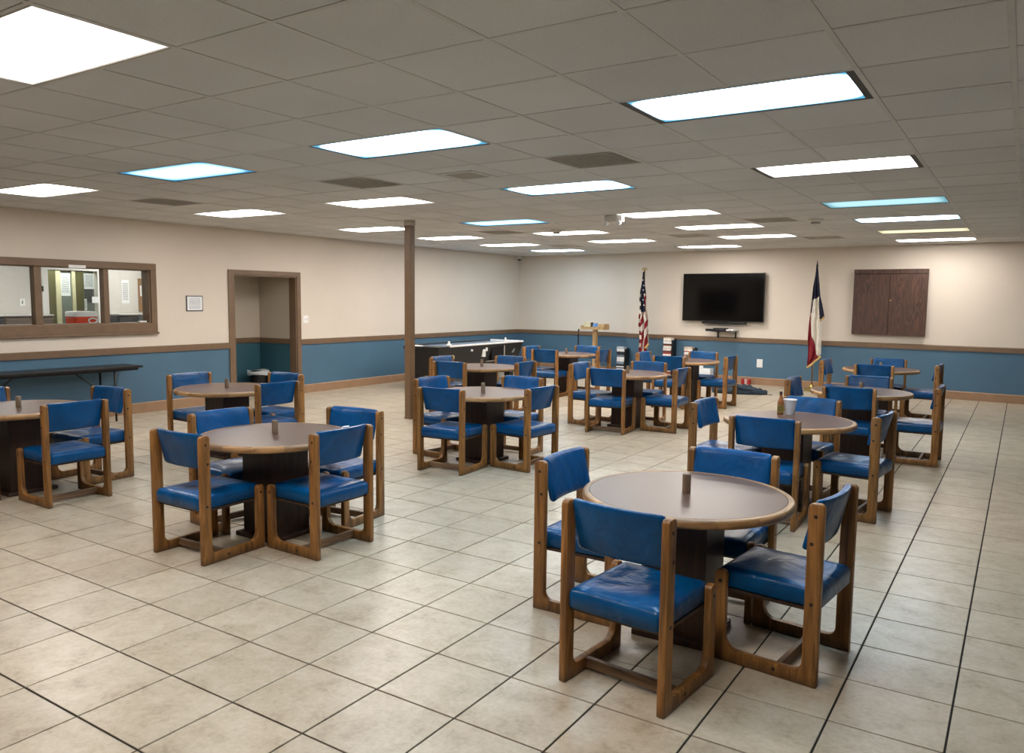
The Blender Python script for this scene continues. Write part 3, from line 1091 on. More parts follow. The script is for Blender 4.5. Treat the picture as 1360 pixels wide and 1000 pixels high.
def back_bm():
    bm = new_bm()
    hw = CW / 2 - .037
    z0, z1, th = .598, .833, .036
    cz, hz = (z0 + z1) / 2, (z1 - z0) / 2
    rings = []

    def place(x, z, d):
        yb = .004 + (z1 - z) / (z1 - z0) * .054 - .030 * (1 - (x / hw) ** 2) + .016
        return (x, yb + d, z)
    for d, i in ((.0, .17), (-.001, .13), (-.001, .09), (0, .05), (.001, .018), (.005, .005), (.016, 0), (th - .016, 0), (th - .006, .004), (th + .001, .016), (th + .004, .05), (th + .005, .09), (th + .005, .13), (th + .004, .17)):
        s = rrect(hw - i, max(.012, hz - i * .62), max(.006, .02 - i * .06), 4, 9)
        rings.append([place(x, cz + z, d) for x, z in s])
    loft(bm, rings)
    return bm


def bolt_bm():
    bm = new_bm()
    n = 10
    rings = [[(d, r * math.cos(2 * PI * i / n), r * math.sin(2 * PI * i / n)) for i in range(n)] for d, r in ((-.002, .0085), (.0012, .0085), (.0018, .006))]
    loft(bm, rings)
    return bm


BOLTS = ((.034, .768), (.046, .645), (.036, .375), (CD - .03, .385), (.19, .034))


def make_chair():
    root = thing('dining_chair', '', 'chair', (0, 0, 0), 0, 'blue vinyl dining chairs')
    bolt_me = None
    fme = None
    for s in (-1, 1):
        if fme is None:
            fr = done('side_frame', side_frame_mesh(), MAT['oak'], root)
            auto_smooth(fr, .7)
            fme = fr.data
        else:
            fr = put('side_frame', fme, root)
        fr.location = (s * (CW / 2 - .018), 0, 0)
        for y, z in BOLTS:
            if bolt_me is None:
                b = done('bolt', bolt_bm(), MAT['bolt'], fr)
                bolt_me = b.data
            else:
                b = put('bolt', bolt_me, fr)
            b.location = (s * .018, y, z)
            if s < 0:
                b.rotation_euler = (0, 0, PI)
    o = done('seat', seat_bm(), MAT['vinyl'], root)
    auto_smooth(o, 1.0)
    o = done('backrest', back_bm(), MAT['vinyl'], root)
    auto_smooth(o, 1.0)
    bx('seat_board', MAT['dark'], root, -CW / 2 + .037, CW / 2 - .037, .03, CD - .03, .33, .345)
    bx('stretcher', MAT['stretch'], root, -CW / 2 + .036, CW / 2 - .036, .165, .19, .012, .06, .003)
    return root


TABLES = [
    (1, (-1.385, 3.77), [('-y', -1.38, 2.902, -5.2), ('+x', -0.638, 3.75, 84.0), ('+y', -1.366, 4.505, 180.2), ('-x', -2.171, 3.83, -89.8)]),
    (2, (-4.41, 3.7), [('-y', -4.469, 2.949, 1.5), ('+x', -3.705, 3.69, 89.1), ('+y', -4.354, 4.467, 186.0), ('-x', -5.115, 3.757, -95.1)]),
    (3, (-7.2, 3.29), [('-y', -7.2, 2.515, 0), ('+x', -6.365, 3.35, 89.7), ('+y', -7.169, 4.12, 184.4), ('-x', -7.975, 3.29, -90)]),
    (4, (-7.08, 5.31), [('+x', -6.265, 5.33, 87.0), ('+y', -7.03, 6.10, 182.0), ('-x', -7.851, 5.372, -93.2)]),
    (5, (-4.71, 6.69), [('-y', -4.678, 5.909, 4.4), ('+x', -3.946, 6.673, 85.8), ('+y', -4.681, 7.447, 182.2), ('-x', -5.483, 6.754, -96.0)]),
    (6, (-1.59, 6.69), [('-y', -1.579, 5.876, 2.0), ('+x', -0.832, 6.715, 84.2), ('+y', -1.567, 7.446, 174.0), ('-x', -2.361, 6.715, -92.7)]),
    (7, (-1.465, 9.36), [('-y', -1.456, 8.571, 1.7), ('+x', -0.66, 9.384, 90.2), ('+y', -1.497, 10.115, 183.7), ('-x', -2.225, 9.354, -91.1)]),
    (8, (-1.74, 12.75), [('-y', -1.729, 11.995, -2.0), ('+x', -0.939, 12.771, 88.7), ('+y', -1.736, 13.555, 182.1), ('-x', -2.545, 12.722, -92.5)]),
    (9, (-4.43, 9.68), [('-y', -4.397, 8.925, 5.6), ('+x', -3.644, 9.711, 90.9), ('+y', -4.439, 10.435, 186.0), ('-x', -5.185, 9.65, -90.4)]),
    (10, (-6.95, 12.5), [('-y', -6.97, 11.73, 0.4), ('+x', -6.15, 12.471, 92.0), ('+y', -6.922, 13.305, 181.1), ('-x', -7.725, 12.485, -93.0)]),
    (11, (-6.56, 9.28), [('-y', -6.587, 8.525, 5.7), ('+x', -5.755, 9.251, 91.6), ('+y', -6.533, 10.035, 185.1), ('-x', -7.357, 9.31, -90.7)]),
    (12, (-4.62, 12.4), [('-y', -4.646, 11.645, 5.9), ('+x', -3.853, 12.40, 89.4), ('+y', -4.60, 13.17, 180.1), ('-x', -5.422, 12.389, -90.0)]),
]
TNAME = {1: 'the large nearest table at front right', 2: 'the nearest table left of centre', 3: 'the table cut by the left edge',
         4: 'the table before the doorway', 5: 'the centre table right of the pillar', 6: 'the table with the bottle and cup',
         7: 'the third table of the right row', 8: 'the far table below the wall cabinet', 9: 'the middle table third in its row',
         10: 'the far table before the tray stand', 11: 'the table before the black game table', 12: 'the far table below the television'}
SIDE = {'-y': 'nearer-left', '+x': 'nearer-right', '+y': 'farther-right', '-x': 'farther-left'}


def make_table():
    root = thing('round_table', '', 'table', (0, 0, 0), 0, 'round dining tables')
    n = 72
    bm = new_bm()
    lathe(bm, [(.488, .69), (.492, .694), (.492, .7195), (.489, .7215)], n)
    done('tabletop', bm, MAT['top'], root)
    # oak edge: sixteen glued segments
    NS, sub = 16, 6
    prof = [(.4915, .678), (.514, .678), (.522, .682), (.5265, .690), (.5275, .699), (.5265, .709), (.522, .717), (.514, .7215), (.4925, .7215)]
    bm = new_bm()
    rings = []
    for i in range(sub + 1):
        a = (i / sub - .5) * 2 * PI / NS * .998
        rings.append([(r * math.sin(a), r * math.cos(a), z) for r, z in prof])
    loft(bm, rings)
    e0 = done('edge_segment', bm, MAT['rim'], root)
    auto_smooth(e0, .8)
    for k in range(1, NS):
        put('edge_segment', e0.data, root, None, 2 * PI * k / NS)
    bx('pedestal', MAT['dark'], root, -.16, .16, -.16, .16, .03, .69, .004)
    bx('base_plate', MAT['dark'], root, -.20, .20, -.20, .20, 0, .032, .005)
    bm = new_bm()
    lathe(bm, [(.021, .7215), (.0215, .725), (.0215, .812), (.018, .818)], 16)
    o = done('peg', bm, MAT['peg'], root)
    auto_smooth(o, .6)
    return root


table0, chair0 = make_table(), make_chair()
first_t = first_c = True
for k, (tx, ty), chairs in TABLES:
    t = table0 if first_t else copy_tree(table0)
    first_t = False
    t.location = (tx, ty, 0)
    t.rotation_euler = (0, 0, random.uniform(-.04, .04))
    if k == 6:          # no peg is seen on this one
        bpy.data.objects.remove([q for q in t.children if q.name.startswith('peg')][0])
    t['label'] = 'round brown table with oak edge: ' + TNAME[k]
    for side, x, y, rz in chairs:
        c = chair0 if first_c else copy_tree(chair0)
        first_c = False
        c.location = (x, y, 0)
        c.rotation_euler = (0, 0, math.radians(rz))
        if (k, side) == (2, '+x'):      # torn spot on the top edge of this backrest
            bm = new_bm()
            loft(bm, [[(.03 + r * (1 + .3 * math.sin(3 * a)) * math.cos(a), .025 + .6 * r * math.sin(a), .8365 + h) for a in [2 * PI * i / 14 for i in range(14)]] for r, h in ((.03, 0), (.026, .003), (.012, .004))])
            q = done('torn_spot', bm, MAT['foam'], c)
            q['label'] = 'white foam showing through torn vinyl'
        c['label'] = 'blue vinyl oak chair on the %s side of %s' % (SIDE[side], TNAME[k])

# bottle and foam cup on the second table of the right row
bt = thing('sauce_bottle', 'small amber sauce bottle with yellow label standing on a round table', 'bottle', (-1.722, 6.93, .7215))
bm = new_bm()
lathe(bm, [(.024, 0), (.027, .004), (.027, .105), (.024, .122), (.014, .15), (.011, .165), (.011, .18)], 18)
o = done('bottle', bm, MAT['amber'], bt)
auto_smooth(o, .8)
bm = new_bm()
lathe(bm, [(.0274, .02), (.0274, .085)], 18, cap0=False, cap1=False)
done('label_band', bm, MAT['label'], bt, smooth=True)
bm = new_bm()
lathe(bm, [(.0125, .178), (.0125, .198), (.010, .201)], 14)
done('cap', bm, MAT['cap'], bt)
cp = thing('foam_cup', 'white foam cup beside the sauce bottle on a round table', 'cup', (-1.655, 6.985, .7215))
bm = new_bm()
lathe(bm, [(.036, 0), (.038, .003), (.053, .122), (.057, .124), (.0575, .132), (.054, .134), (.050, .128), (.035, .012)], 24)
o = done('cup', bm, MAT['foam'], cp)
auto_smooth(o, .7)

# ------------------------------------------------------------------ black game table
gt = thing('game_table', 'long black game table with white rim by the back of the left wall', 'game table', (-9.36, 12.72, 0), math.radians(1.15))
bm = new_bm()
HW, HL = .42, 1.48


def rect(hx, hy, z):
    return [(-hx, -hy, z), (hx, -hy, z), (hx, hy, z), (-hx, hy, z)]


loft(bm, [rect(HW - .12, HL - .13, .26), rect(HW, HL, .79)])
done('cabinet', bm, MAT['hockey'], gt)
for sx in (-1, 1):
    for sy in (-1, 1):
        bm = new_bm()
        cx, cy = sx * (HW - .2), sy * (HL - .24)
        loft(bm, [[(cx + x * s, cy + y * s, z) for x, y in rrect(.07, .08, .01, 2, 1)] for s, z in ((1.0, 0.0), (1.0, .26))])
        done('leg', bm, MAT['hockey'], gt)
bx('field', MAT['hockeyf'], gt, -HW + .04, HW - .04, -HL + .35, HL - .05, .79, .798)
bx('end_deck', MAT['hockey'], gt, -HW + .0, HW - .0, -HL, -HL + .35, .79, .803)
bx('rim_rail', MAT['white'], gt, HW - .04, HW + .012, -HL + .33, HL + .012, .79, .822, .006)
bx('rim_rail', MAT['hockey'], gt, -HW - .012, -HW + .04, -HL + .33, HL + .012, .79, .822, .006)
bx('rim_rail', MAT['white'], gt, -HW + .04, HW - .04, HL - .06, HL + .012, .79, .822, .006)
bx('rim_rail', MAT['white'], gt, -HW + .18, -.02, -HL - .012, -HL + .10, .803, .825, .006)
rc = bx('recess', MAT['black'], gt, HW - .10, HW - .012, .30, .74, .47, .73)
bx('recess_post', MAT['fixture_pale'], gt, HW - .11, HW - .005, .74, .78, .42, .75)
bx('recess_lip', MAT['fixture_pale'], gt, HW - .11, HW - .04, .15, .74, .44, .455)
bx('scorer', MAT['white'], gt, HW - .06, HW - .01, -.02, .07, .55, .70, .004)
bx('scorer', MAT['white'], gt, HW - .04, HW - .002, .07, .13, .66, .73, .004)
for q in ((-.42, .7),):
    bm = new_bm()
    tube(bm, [(HW - .03, q[0], q[1]), (HW + .01, q[0], q[1])], .022, 10)
    done('knob', bm, MAT['white'], gt)
bm = new_bm()
tube(bm, [(.27, -HL + .07, .60), (.27, -HL - .01, .60)], .035, 10)
done('knob', bm, MAT['cream'], gt)
bm = new_bm()
tube(bm, [(HW - .08, -1.05, .60), (HW + .01, -1.05, .60)], .04, 10)
done('knob', bm, MAT['cream'], gt)
bm = new_bm()
s5 = [(HW - .045, 1.15 + .05 * math.cos(a), .62 + .028 * math.sin(a) + .035 * math.cos(a)) for a in [2 * PI * i / 12 for i in range(12)]]
loft(bm, [s5, [(x + .02, y, z) for x, y, z in s5]])
done('emblem', bm, MAT['greyp'], gt)
for yy, lb in ((-1.14, 'white puck pusher standing near the front end of the game table'), (.82, 'white puck pusher standing near the far end of the game table')):
    ph = thing('puck_pusher', lb, 'pusher', (-9.36 + .40 - .02 * yy, 12.72 + yy, .822), 0, 'white pushers on the game table')
    bm = new_bm()
    lathe(bm, [(.047, 0), (.05, .008), (.048, .03), (.024, .036), (.02, .06), (.024, .075), (.012, .085)], 18)
    o = done('body', bm, MAT['white'], ph)
    auto_smooth(o, .7)

# ------------------------------------------------------------------ tray stand, thin pole stand by the back wall
ts = thing('tray_stand', 'plain wooden post stand with an open tray on top by the back wall', 'stand', (-8.13, 15.95, 0))
bx('post', MAT['pine'], ts, -.045, .045, -.045, .045, .04, 1.04, .004)
bx('foot', MAT['pine'], ts, -.2, .2, -.05, .05, 0, .04, .004)
bx('foot', MAT['pine'], ts, -.05, .05, -.2, .2, 0, .039, .004)
bx('tray_floor', MAT['pine'], ts, -.30, .28, -.15, .15, 1.04, 1.055)
bx('tray_side', MAT['pine'], ts, -.30, .28, -.15, -.135, 1.055, 1.10, .002)
bx('tray_side', MAT['pine'], ts, -.30, .28, .135, .15, 1.055, 1.14, .002)
bx('tray_side', MAT['pine'], ts, -.30, -.285, -.135, .135, 1.055, 1.12, .002)
bx('tray_side', MAT['pine'], ts, .13, .28, -.13, .13, 1.056, 1.165, .002)
t = thing('tissue_box', 'small dotted cream box in the wooden tray on the post stand', 'box', (-8.31, 15.95, 1.057))
bx('carton', MAT['pattern'], t, -.09, .09, -.07, .07, 0, .14, .004)
bx('side_flap', MAT['black'], t, .091, .097, -.06, .06, .0, .135)
t = thing('snack_bag', 'crumpled blue and white wrapper in the wooden tray', 'wrapper', (-8.12, 15.94, 1.066))
bm = new_bm()
rr = []
for q in range(7):
    z = .11 * q / 6
    w = .07 * (1 - .35 * abs(q - 2) / 4)
    rr.append([(w * math.cos(a) * (1 + .2 * math.sin(3 * a + q)), .04 * math.sin(a) * (1 + .25 * math.cos(4 * a + q)), z + .01 * math.sin(5 * a)) for a in [2 * PI * i / 18 for i in range(18)]])
loft(bm, rr)
done('wrapper', bm, MAT['blueb'], t)
t = thing('pole_stand', 'thin black pole on a round foot left of the tray stand', 'stand', (-8.375, 15.6, 0))
bm = new_bm()
lathe(bm, [(.12, 0), (.12, .012), (.03, .03), (.012, .035)], 24)
done('foot', bm, MAT['blackm'], t)
bm = new_bm()
lathe(bm, [(.009, .03), (.009, .6), (.014, .61), (.014, .95), (.009, .96), (.009, 1.0)], 12)
done('pole', bm, MAT['blackm'], t)
bm = new_bm()
tube(bm, [(0, 0, .99), (.012, 0, 1.05)], .017, 10)
done('clip', bm, MAT['blackm'], t)

# ------------------------------------------------------------------ things on the television wall (local x along wall, local -y into the room)
def on_wall(name, label, cat, x, z, group=None, off=0.0):
    return thing(name, label, cat, (x + off * math.sin(WALL_ANG), wall_y(x) - off * math.cos(WALL_ANG), z), WALL_ANG, group)


tv = on_wall('television', 'large black flat television mounted on the back wall', 'television', -5.29, 1.782)
bx('casing', MAT['black'], tv, -.88, .88, -.12, -.07, -.50, .50, .006)
bx('screen', MAT['screen'], tv, -.868, .868, -.1225, -.1195, -.482, .489)
bx('wall_bracket', MAT['blackm'], tv, -.25, .25, -.07, -.001, -.2, .2)
sbz = on_wall('soundbar', 'slim black soundbar on the wall under the television', 'soundbar', -5.25, 1.250)
bx('body', MAT['black'], sbz, -.475, .475, -.12, -.03, -.02, .02, .008)
bx('bracket', MAT['blackm'], sbz, -.3, .3, -.03, -.001, -.015, .015)
sh = on_wall('wall_shelf', 'small black wall shelf with rods below the soundbar', 'shelf', -5.20, 1.085)
bx('board', MAT['black'], sh, -.25, .25, -.26, -.004, -.012, .004, .003)
for xx in (-.19, .19):
    bm = new_bm()
    tube(bm, [(xx, -.03, -.01), (xx, -.03, -.15)], .011, 8)
    done('rod', bm, MAT['blackm'], sh)
    bx('bracket', MAT['blackm'], sh, xx - .012, xx + .012, -.03, -.001, -.14, -.02)
t = on_wall('media_player', 'flat black player box on the wall shelf', 'player', -5.27, 1.09, off=.15)
bx('body', MAT['black'], t, -.15, .12, -.08, .08, 0, .055, .004)
bx('button_strip', MAT['steel_d'], t, -.1, .08, -.0815, -.0795, .02, .03)
t = on_wall('white_player', 'white flat device on the right of the wall shelf', 'player', -5.03, 1.09, off=.19)
bx('body', MAT['white'], t, -.10, .06, -.06, .06, 0, .035, .008)
bx('logo_plate', MAT['greyp'], t, -.03, .0, -.0615, -.059, .012, .022)
t = on_wall('remote_box', 'small black box held left of the wall shelf', 'box', -5.53, 1.075, off=0)
bx('body', MAT['black'], t, -.07, .07, -.2, -.1, 0, .05, .005)
bx('arm', MAT['blackm'], t, .03, .085, -.16, -.13, .0, .012)
bx('bracket', MAT['blackm'], t, -.02, .02, -.1, -.001, .01, .035)

cb = on_wall('wall_cabinet', 'dark walnut two-door cabinet hung on the back wall right of the television', 'cabinet', -2.10, 1.105)
bx('body', MAT['dark'], cb, -.620, .620, -.085, -.001, 0.004, 1.212, .003)
bx('header', MAT['walnut'], cb, -.628, .628, -.108, -.085, 1.135, 1.218, .003)
d_ = bx('door', MAT['walnut'], cb, -.626, -.0035, -.103, -.0855, .0, 1.127, .002)
d2_ = bx('door', MAT['walnut'], cb, .0035, .626, -.103, -.0855, .0, 1.127, .002)
bm = new_bm()
tube(bm, [(.025, -.10, .645), (.025, -.118, .645)], .013, 12)
done('lock', bm, MAT['brass'], d2_)
t = on_wall('wall_outlet', 'white outlet plate low on the blue back wall', 'outlet', -4.486, .443)
bx('plate', MAT['white'], t, -.06, .06, -.009, -.001, -.085, .085, .003)
for zz in (-.035, .035):
    bx('socket', MAT['paperw'], t, -.02, .02, -.0115, -.008, zz - .018, zz + .018, .002)

# ------------------------------------------------------------------ flags
def cloth_flag(name, rows, to_x, to_z, parent, colour, mats, amp, folds, n=44, m=70, sub=3):
    """rows: (picture row, left edge, right edge) of the hanging cloth; built as a folded sheet around the pole."""
    def edge(v):
        for (y0, a0, b0), (y1, a1, b1) in zip(rows, rows[1:]):
            if y0 <= v <= y1:
                t = (v - y0) / (y1 - y0)
                return a0 + (a1 - a0) * t, b0 + (b1 - b0) * t
        return rows[-1][1:]
    bm = new_bm()
    grid = []
    for j in range(m + 1):
        v = rows[0][0] + (rows[-1][0] - rows[0][0]) * j / m
        a, b = edge(v)
        line = []
        for i in range(n + 1):
            u = i / n
            px = a + (b - a) * u
            w = min(1.0, (b - a) / 10)
            x = to_x(px, v)
            y = -.03 + amp * w * math.sin(u * folds * 2 * PI + .6 * math.sin(j * .11)) - .02 * w
            line.append((bm.verts.new((x, y, to_z(v))), u, px, v))
        grid.append(line)
    for j in range(m):
        for i in range(n):
            q = [grid[j][i], grid[j][i + 1], grid[j + 1][i + 1], grid[j + 1][i]]
            f = bm.faces.new([k[0] for k in q])
            f.material_index = colour(sum(k[1] for k in q) / 4, sum(k[2] for k in q) / 4, sum(k[3] for k in q) / 4)
            f.smooth = True
    me = bpy.data.meshes.new(name)
    bm.to_mesh(me)
    bm.free()
    for k in mats:
        me.materials.append(k)
    o = put(name, me, parent)
    md = o.modifiers.new('thickness', 'SOLIDIFY')
    md.thickness = .006
    return o, grid


def flag_pole(parent, h, x=0.0, y=0.0):
    bm = new_bm()
    lathe(bm, [(.15, 0), (.155, .015), (.10, .05), (.045, .07), (.03, .12)], 28)
    done('pole_base', bm, MAT['brass'], parent, smooth=False)
    bm = new_bm()
    lathe(bm, [(.014, .08), (.014, h)], 12)
    done('pole', bm, MAT['pole'], parent, smooth=True)


# state flag
PX, PY = -3.357, 15.79
fl1 = thing('flag', 'white, red and navy flag with gold fringe hanging from a pole right of the television', 'flag', (PX, PY, 0), 0, 'flags by the back wall')
flag_pole(fl1, 2.40)
bm = new_bm()
lathe(bm, [(.016, 2.38), (.02, 2.40), (.012, 2.42), (.008, 2.46), (.002, 2.50)], 12)
done('finial', bm, MAT['blackm'], fl1)
tx = lambda px, v: (px - 1086 + (v - 349) * .049) * .0144
tz = lambda v: 2.43 - (v - 351) * .01440
ROW = [(352, 1085.2, 1086.6), (362, 1084.2, 1087.6), (380, 1081.3, 1088.6), (394, 1080.2, 1089.6), (408, 1078.2, 1092.8), (420, 1076.6, 1095.0), (423.5, 1076.2, 1093.6),
       (425.5, 1076.0, 1091.0), (450, 1074.2, 1090.6), (470, 1074.0, 1090.2), (474, 1073.8, 1088.5), (479, 1073.3, 1083.0), (487, 1072.8, 1076.0)]


def tx_col(u, px, v):
    cut = 399.5 - (px - 1079) * .52
    if v < cut:
        return 0
    if px > 1088.7 + (v - 394) * .03 and v < 426:
        return 0
    left = 1079.0 - (v - 400) * .035
    if v < 416 and px < left + .8:
        return 0
    red_edge = 1077.2 + (v - 416) * .045 if v < 440 else 1078.3 + (v - 440) * .25
    if v > 416 and px < red_edge:
        return 2
    return 1


o, grid = cloth_flag('cloth', ROW, tx, tz, fl1, tx_col, [MAT['navy'], MAT['whitec'], MAT['redc']], .035, 2.2, n=72, m=150)
bm = new_bm()
fr = [(1089.5, 424.6), (1092.0, 424.4), (1094.6, 421.5), (1095.4, 420)]
tube(bm, [(tx(a, b), -.07, tz(b)) for a, b in fr], .016, 6)
done('fringe', bm, MAT['gold'], fl1)
bm = new_bm()
fr = [(1090.4, 473), (1087.6, 476), (1083.5, 479.5), (1079, 484), (1074.5, 488), (1072.6, 488.5)]
tube(bm, [(tx(a, b), -.06, tz(b)) for a, b in fr], .022, 6)
done('fringe', bm, MAT['gold'], fl1)

# national flag
fl2 = thing('flag', 'striped red and white flag with starred navy corner, furled on its pole', 'flag', (-7.02, 16.08, 0), 0, 'flags by the back wall')
flag_pole(fl2, 2.36)
bm = new_bm()
ring = [(.055 * math.cos(2 * PI * i / 18), 0, 2.385 + .025 * math.sin(2 * PI * i / 18)) for i in range(19)]
tube(bm, ring, .010, 6)
tube(bm, [(0, 0, 2.35), (0, 0, 2.41)], .012, 8)
done('finial', bm, MAT['brass'], fl2)
ux = lambda px, v: (px - 855 + (v - 357) * .028) * .0175 - .012
uz = lambda v: 2.39 - (v - 357) * .01645
ROWU = [(361, 854.3, 855.8), (372, 853.0, 856.6), (385, 851.2, 858.0), (397, 850.0, 859.0), (410, 849.2, 860.6), (420, 848.6, 861.0), (432, 849.0, 861.6),
        (440, 849.2, 861.8), (452, 848.8, 863.0), (458, 848.9, 861.8), (466, 849.2, 859.5), (478, 850.0, 858.5)]


def us_col(u, px, v):
    if v < 390 or (v < 414 and .28 < u < .74):
        return 0
    if u <= .30:
        return 1 if int((v - 389) / 5.6) % 2 == 0 else 0 if v < 414 else 2
    s = math.sin((px - 850) * .95 + (v - 414) * .20 + 1.2 * math.sin(v * .13))
    return 1 if s > -.05 else 2


cloth_flag('cloth', ROWU, ux, uz, fl2, us_col, [MAT['navy'], MAT['whitec'], MAT['redc']], .045, 2.6, n=84, m=170)
stars = new_bm()
for px, v in ((855.6, 372), (857.0, 379), (856.2, 385), (857.6, 391), (856.0, 398), (857.2, 405)):
    c = Vector((ux(px, v), -.115, uz(v)))
    ring0, ring1 = [], []
    for q in range(10):
        r = .014 if q % 2 == 0 else .006
        a = PI / 2 + q * PI / 5
        ring0.append((c.x + r * math.cos(a), c.y, c.z + r * math.sin(a)))
        ring1.append((c.x + r * math.cos(a), c.y + .03, c.z + r * math.sin(a)))
    loft(stars, [ring1, ring0])
o = done('star', stars, MAT['star'], fl2)
o['kind'] = 'stuff'
bm = new_bm()
tube(bm, [(ux(a, b), -.08, uz(b)) for a, b in ((858.4, 462), (860.2, 459.5), (862.6, 456))], .02, 6)
done('fringe', bm, MAT['gold'], fl2)

# ------------------------------------------------------------------ media towers along the back wall
CASE = [plain('case_%d' % i, c, 0.35, var=0.2, scale=40) for i, c in enumerate(('#d9dde0', '#b9c4cc', '#a04a44', '#2b2f36', '#c9b9a4', '#7d8ea0', '#e8e8e6', '#6a3a34'))]
bm = new_bm()
box(bm, -.093, .093, -.068, .068, 0, .026)
case_me = []
for mm in CASE:
    b2 = bm.copy()
    bmesh.ops.recalc_face_normals(b2, faces=b2.faces)
    me = bpy.data.meshes.new('disc_case')
    b2.to_mesh(me)
    b2.free()
    me.materials.append(mm)
    case_me.append(me)
bm.free()


CNAME = ['white', 'pale blue-grey', 'red', 'black', 'tan', 'slate blue', 'bright white', 'maroon']
ORD = ['first', 'second', 'third'] + ['%dth' % q if q % 10 not in (1, 2, 3) or q in (11, 12, 13) else '%d%s' % (q, {1: 'st', 2: 'nd', 3: 'rd'}[q % 10]) for q in range(4, 60)]


def tower(x, h, label, pal, n_lab, group, off=.17):
    t = on_wall('media_tower', label, 'rack', x, 0.0, 'media towers', off)
    bx('base', MAT['black'], t, -.12, .14, -.1, .1, 0, .03, .003)
    bx('back_panel', MAT['black'], t, -.10, .14, .072, .086, .03, h - .03)
    bx('side_panel', MAT['black'], t, .105, .14, -.085, .072, .03, h - .05)
    z = .032
    made = []
    ca, sa = math.cos(WALL_ANG), math.sin(WALL_ANG)
    while z + .026 < h:
        if random.random() < .06:
            bx('shelf', MAT['black'], t, -.10, .105, -.07, .072, z, z + .012)
            z += .0125
            continue
        ci = random.choice(pal)
        me = case_me[ci]
        o = put('disc_case', me, None)
        dx, dy = random.uniform(-.006, .004), random.uniform(-.012, -.004)
        o.location = (t.location.x + ca * dx - sa * dy, t.location.y + sa * dx + ca * dy, z)
        o.rotation_euler = (0, 0, WALL_ANG + random.uniform(-.05, .05))
        made.append((o, ci))
        z += .0265
    for q, (o, ci) in enumerate(reversed(made)):
        tag(o, '%s disc case, %s from the top, in the %s' % (CNAME[ci], ORD[q], n_lab), 'case', group)


tower(-7.58, .655, 'black media tower left of the striped flag, full of pale cases', [0, 0, 1, 6, 3, 5], 'media tower left of the flag', 'disc cases, left tower')
tower(-6.44, .905, 'tallest black media tower, between striped flag and television', [0, 4, 2, 6, 3, 7, 4], 'tallest media tower', 'disc cases, tallest tower')
tower(-5.95, .735, 'black media tower under the left end of the television', [0, 2, 7, 6, 4, 2], 'media tower under the television', 'disc cases, television tower')
z = 0
for k, (q, lb) in enumerate(((7, 'dark red book, bottom of a low pile by the left media tower'), (6, 'white book, middle of a low pile by the left media tower'), (2, 'red book, upper in a low pile by the left media tower'), (1, 'pale book, top of a low pile by the left media tower'))):
    bm = new_bm()
    box(bm, -.15, .15, -.1, .1, 0, .024)
    o = done('book', bm, CASE[q], None, (-8.3 + random.uniform(-.01, .01), 16.3, z), random.uniform(-.1, .1))
    tag(o, lb, 'book', 'low pile of books on the floor')
    z += .0245
# white carton under the television
t = on_wall('carton', 'white open carton on the floor against the wall below the television', 'box', -5.57, 0, off=.16)
bx('box', MAT['paperw'], t, -.13, .13, -.09, .09, 0, .28, .003)
bx('flap', MAT['paperw'], t, -.13, -.03, -.09, -.085, .28, .35)
bx('print_band', MAT['sign'], t, -.10, .12, -.0915, -.0895, .15, .25)

# dark cloth bag and drinks on the floor under the television
bgx = thing('cloth_bag', 'dark slate-blue cloth bag lying limp on the floor below the television', 'bag', (-4.36, 14.45, 0), math.radians(12))
bm = new_bm()
rr = []
NX, NA = 34, 26
for i in range(NX + 1):
    s = i / NX
    x = -.48 + .98 * s
    wv = .24 * (math.sin(PI * min(1, max(0, s * .96 + .02))) ** .45) * (1 - .3 * s)
    hv = .19 * (math.sin(PI * (s * .9 + .05)) ** .6) * (1 - .35 * s) + .012
    row = []
    for k in range(NA):
        a = 2 * PI * k / NA
        y = wv * math.cos(a)
        zz = max(0.0, hv * max(0, math.sin(a)) ** .7 + .014 * math.sin(x * 23 + a * 3) + .012 * math.sin(x * 41 - a * 5)) if math.sin(a) > 0 else 0.0
        row.append((x + .01 * math.sin(a * 4 + x * 9), y, zz))
    rr.append(row)
loft(bm, rr)
done('body', bm, MAT['bag'], bgx, smooth=True)
bm = new_bm()
tube(bm, [(-.1, -.16, .12), (0, -.2, .13), (.12, -.19, .10), (.22, -.16, .09), (.3, -.1, .07)], .014, 6)
done('strap', bm, MAT['navy'], bgx, smooth=True)
bm = new_bm()
tube(bm, [(.44, -.03, .02), (.52, -.05, .008), (.6, -.06, .006)], .006, 6)
done('tail_cord', bm, MAT['navy'], bgx)
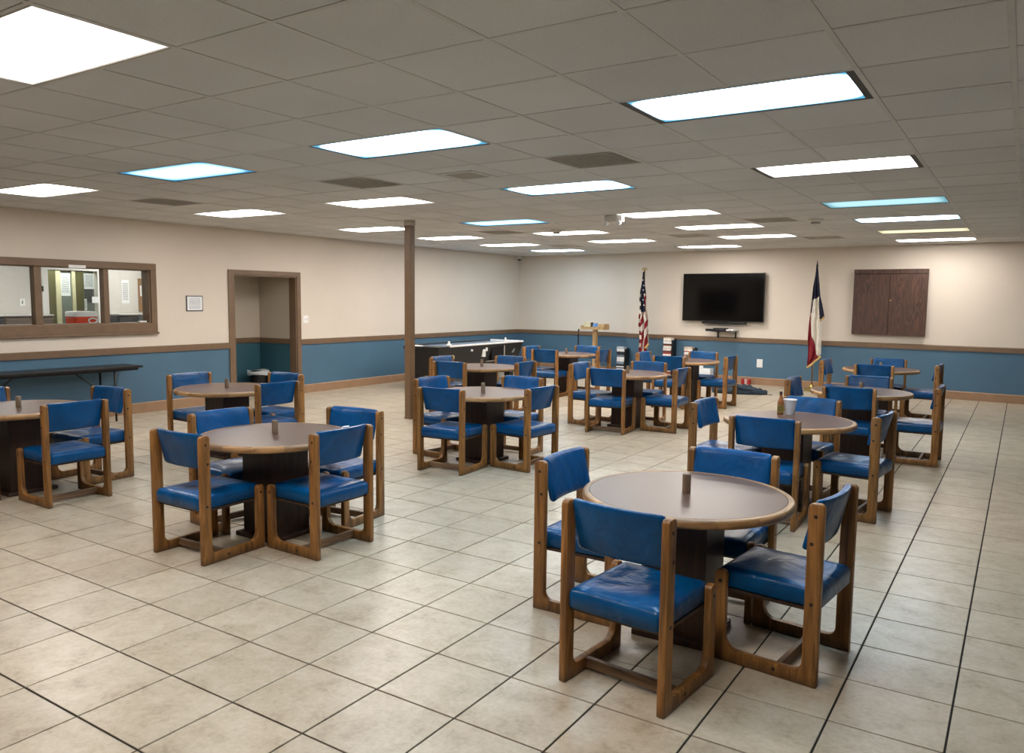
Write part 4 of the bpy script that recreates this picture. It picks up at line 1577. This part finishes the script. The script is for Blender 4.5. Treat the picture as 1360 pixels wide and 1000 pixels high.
for x, lb in ((-4.79, 'red drink can on the floor by the baseboard, left of the pair'), (-4.655, 'red drink can on the floor by the baseboard, right of the pair')):
    t = thing('drink_can', lb, 'can', (x, wall_y(x) - .12, 0), 0, 'red cans by the baseboard')
    bm = new_bm()
    lathe(bm, [(.027, 0), (.033, .008), (.033, .108), (.027, .118)], 18)
    done('can', bm, MAT['can'], t)
    bm = new_bm()
    lathe(bm, [(.0265, .117), (.0265, .121)], 18)
    done('lid', bm, MAT['steel'], t)
t = thing('paper_cup', 'pale pink paper cup on the floor between two red cans', 'cup', (-4.722, wall_y(-4.722) - .13, 0))
bm = new_bm()
lathe(bm, [(.022, 0), (.030, .105), (.032, .11), (.029, .108), (.02, .006)], 18)
done('cup', bm, MAT['pink'], t)

# ------------------------------------------------------------------ small things on the ceiling
for x, y, lb in ((cxl(-1.35), cyl_(14) - .15, 'round smoke detector on the ceiling before the wall cabinet'), (cxl(4.85), cyl_(13) + .35, 'round smoke detector on the ceiling left of the television')):
    t = thing('smoke_detector', lb, 'detector', (x, y, ZC), 0, 'smoke detectors')
    bm = new_bm()
    lathe(bm, [(.09, .0), (.09, -.02), (.075, -.03)], 20)
    done('base', bm, MAT['vent'], t)
    bm = new_bm()
    lathe(bm, [(.06, -.03), (.055, -.055), (.03, -.06)], 20)
    done('sensor', bm, MAT['vent_dark'], t)
t = thing('emergency_light', 'small grey twin-head emergency light hung from the ceiling by a light panel', 'lamp', (cxl(2.05), cyl_(11) + .12, ZC))
bx('body', MAT['vent'], t, -.12, .12, -.04, .04, -.085, 0, .005)
for xx in (-.09, .09):
    bm = new_bm()
    tube(bm, [(xx, -.03, -.1), (xx, -.075, -.105)], .028, 12)
    done('head', bm, MAT['white'], t)
t = thing('security_camera', 'small white dome security camera high in the back left corner', 'camera', (-10.56, 16.52, ZC - .02))
bm = new_bm()
lathe(bm, [(.06, .02), (.06, -.03), (.05, -.05)], 20)
done('housing', bm, MAT['white'], t)
bm = new_bm()
lathe(bm, [(.042, -.05), (.036, -.075), (.018, -.09)], 16)
done('dome', bm, MAT['black'], t)
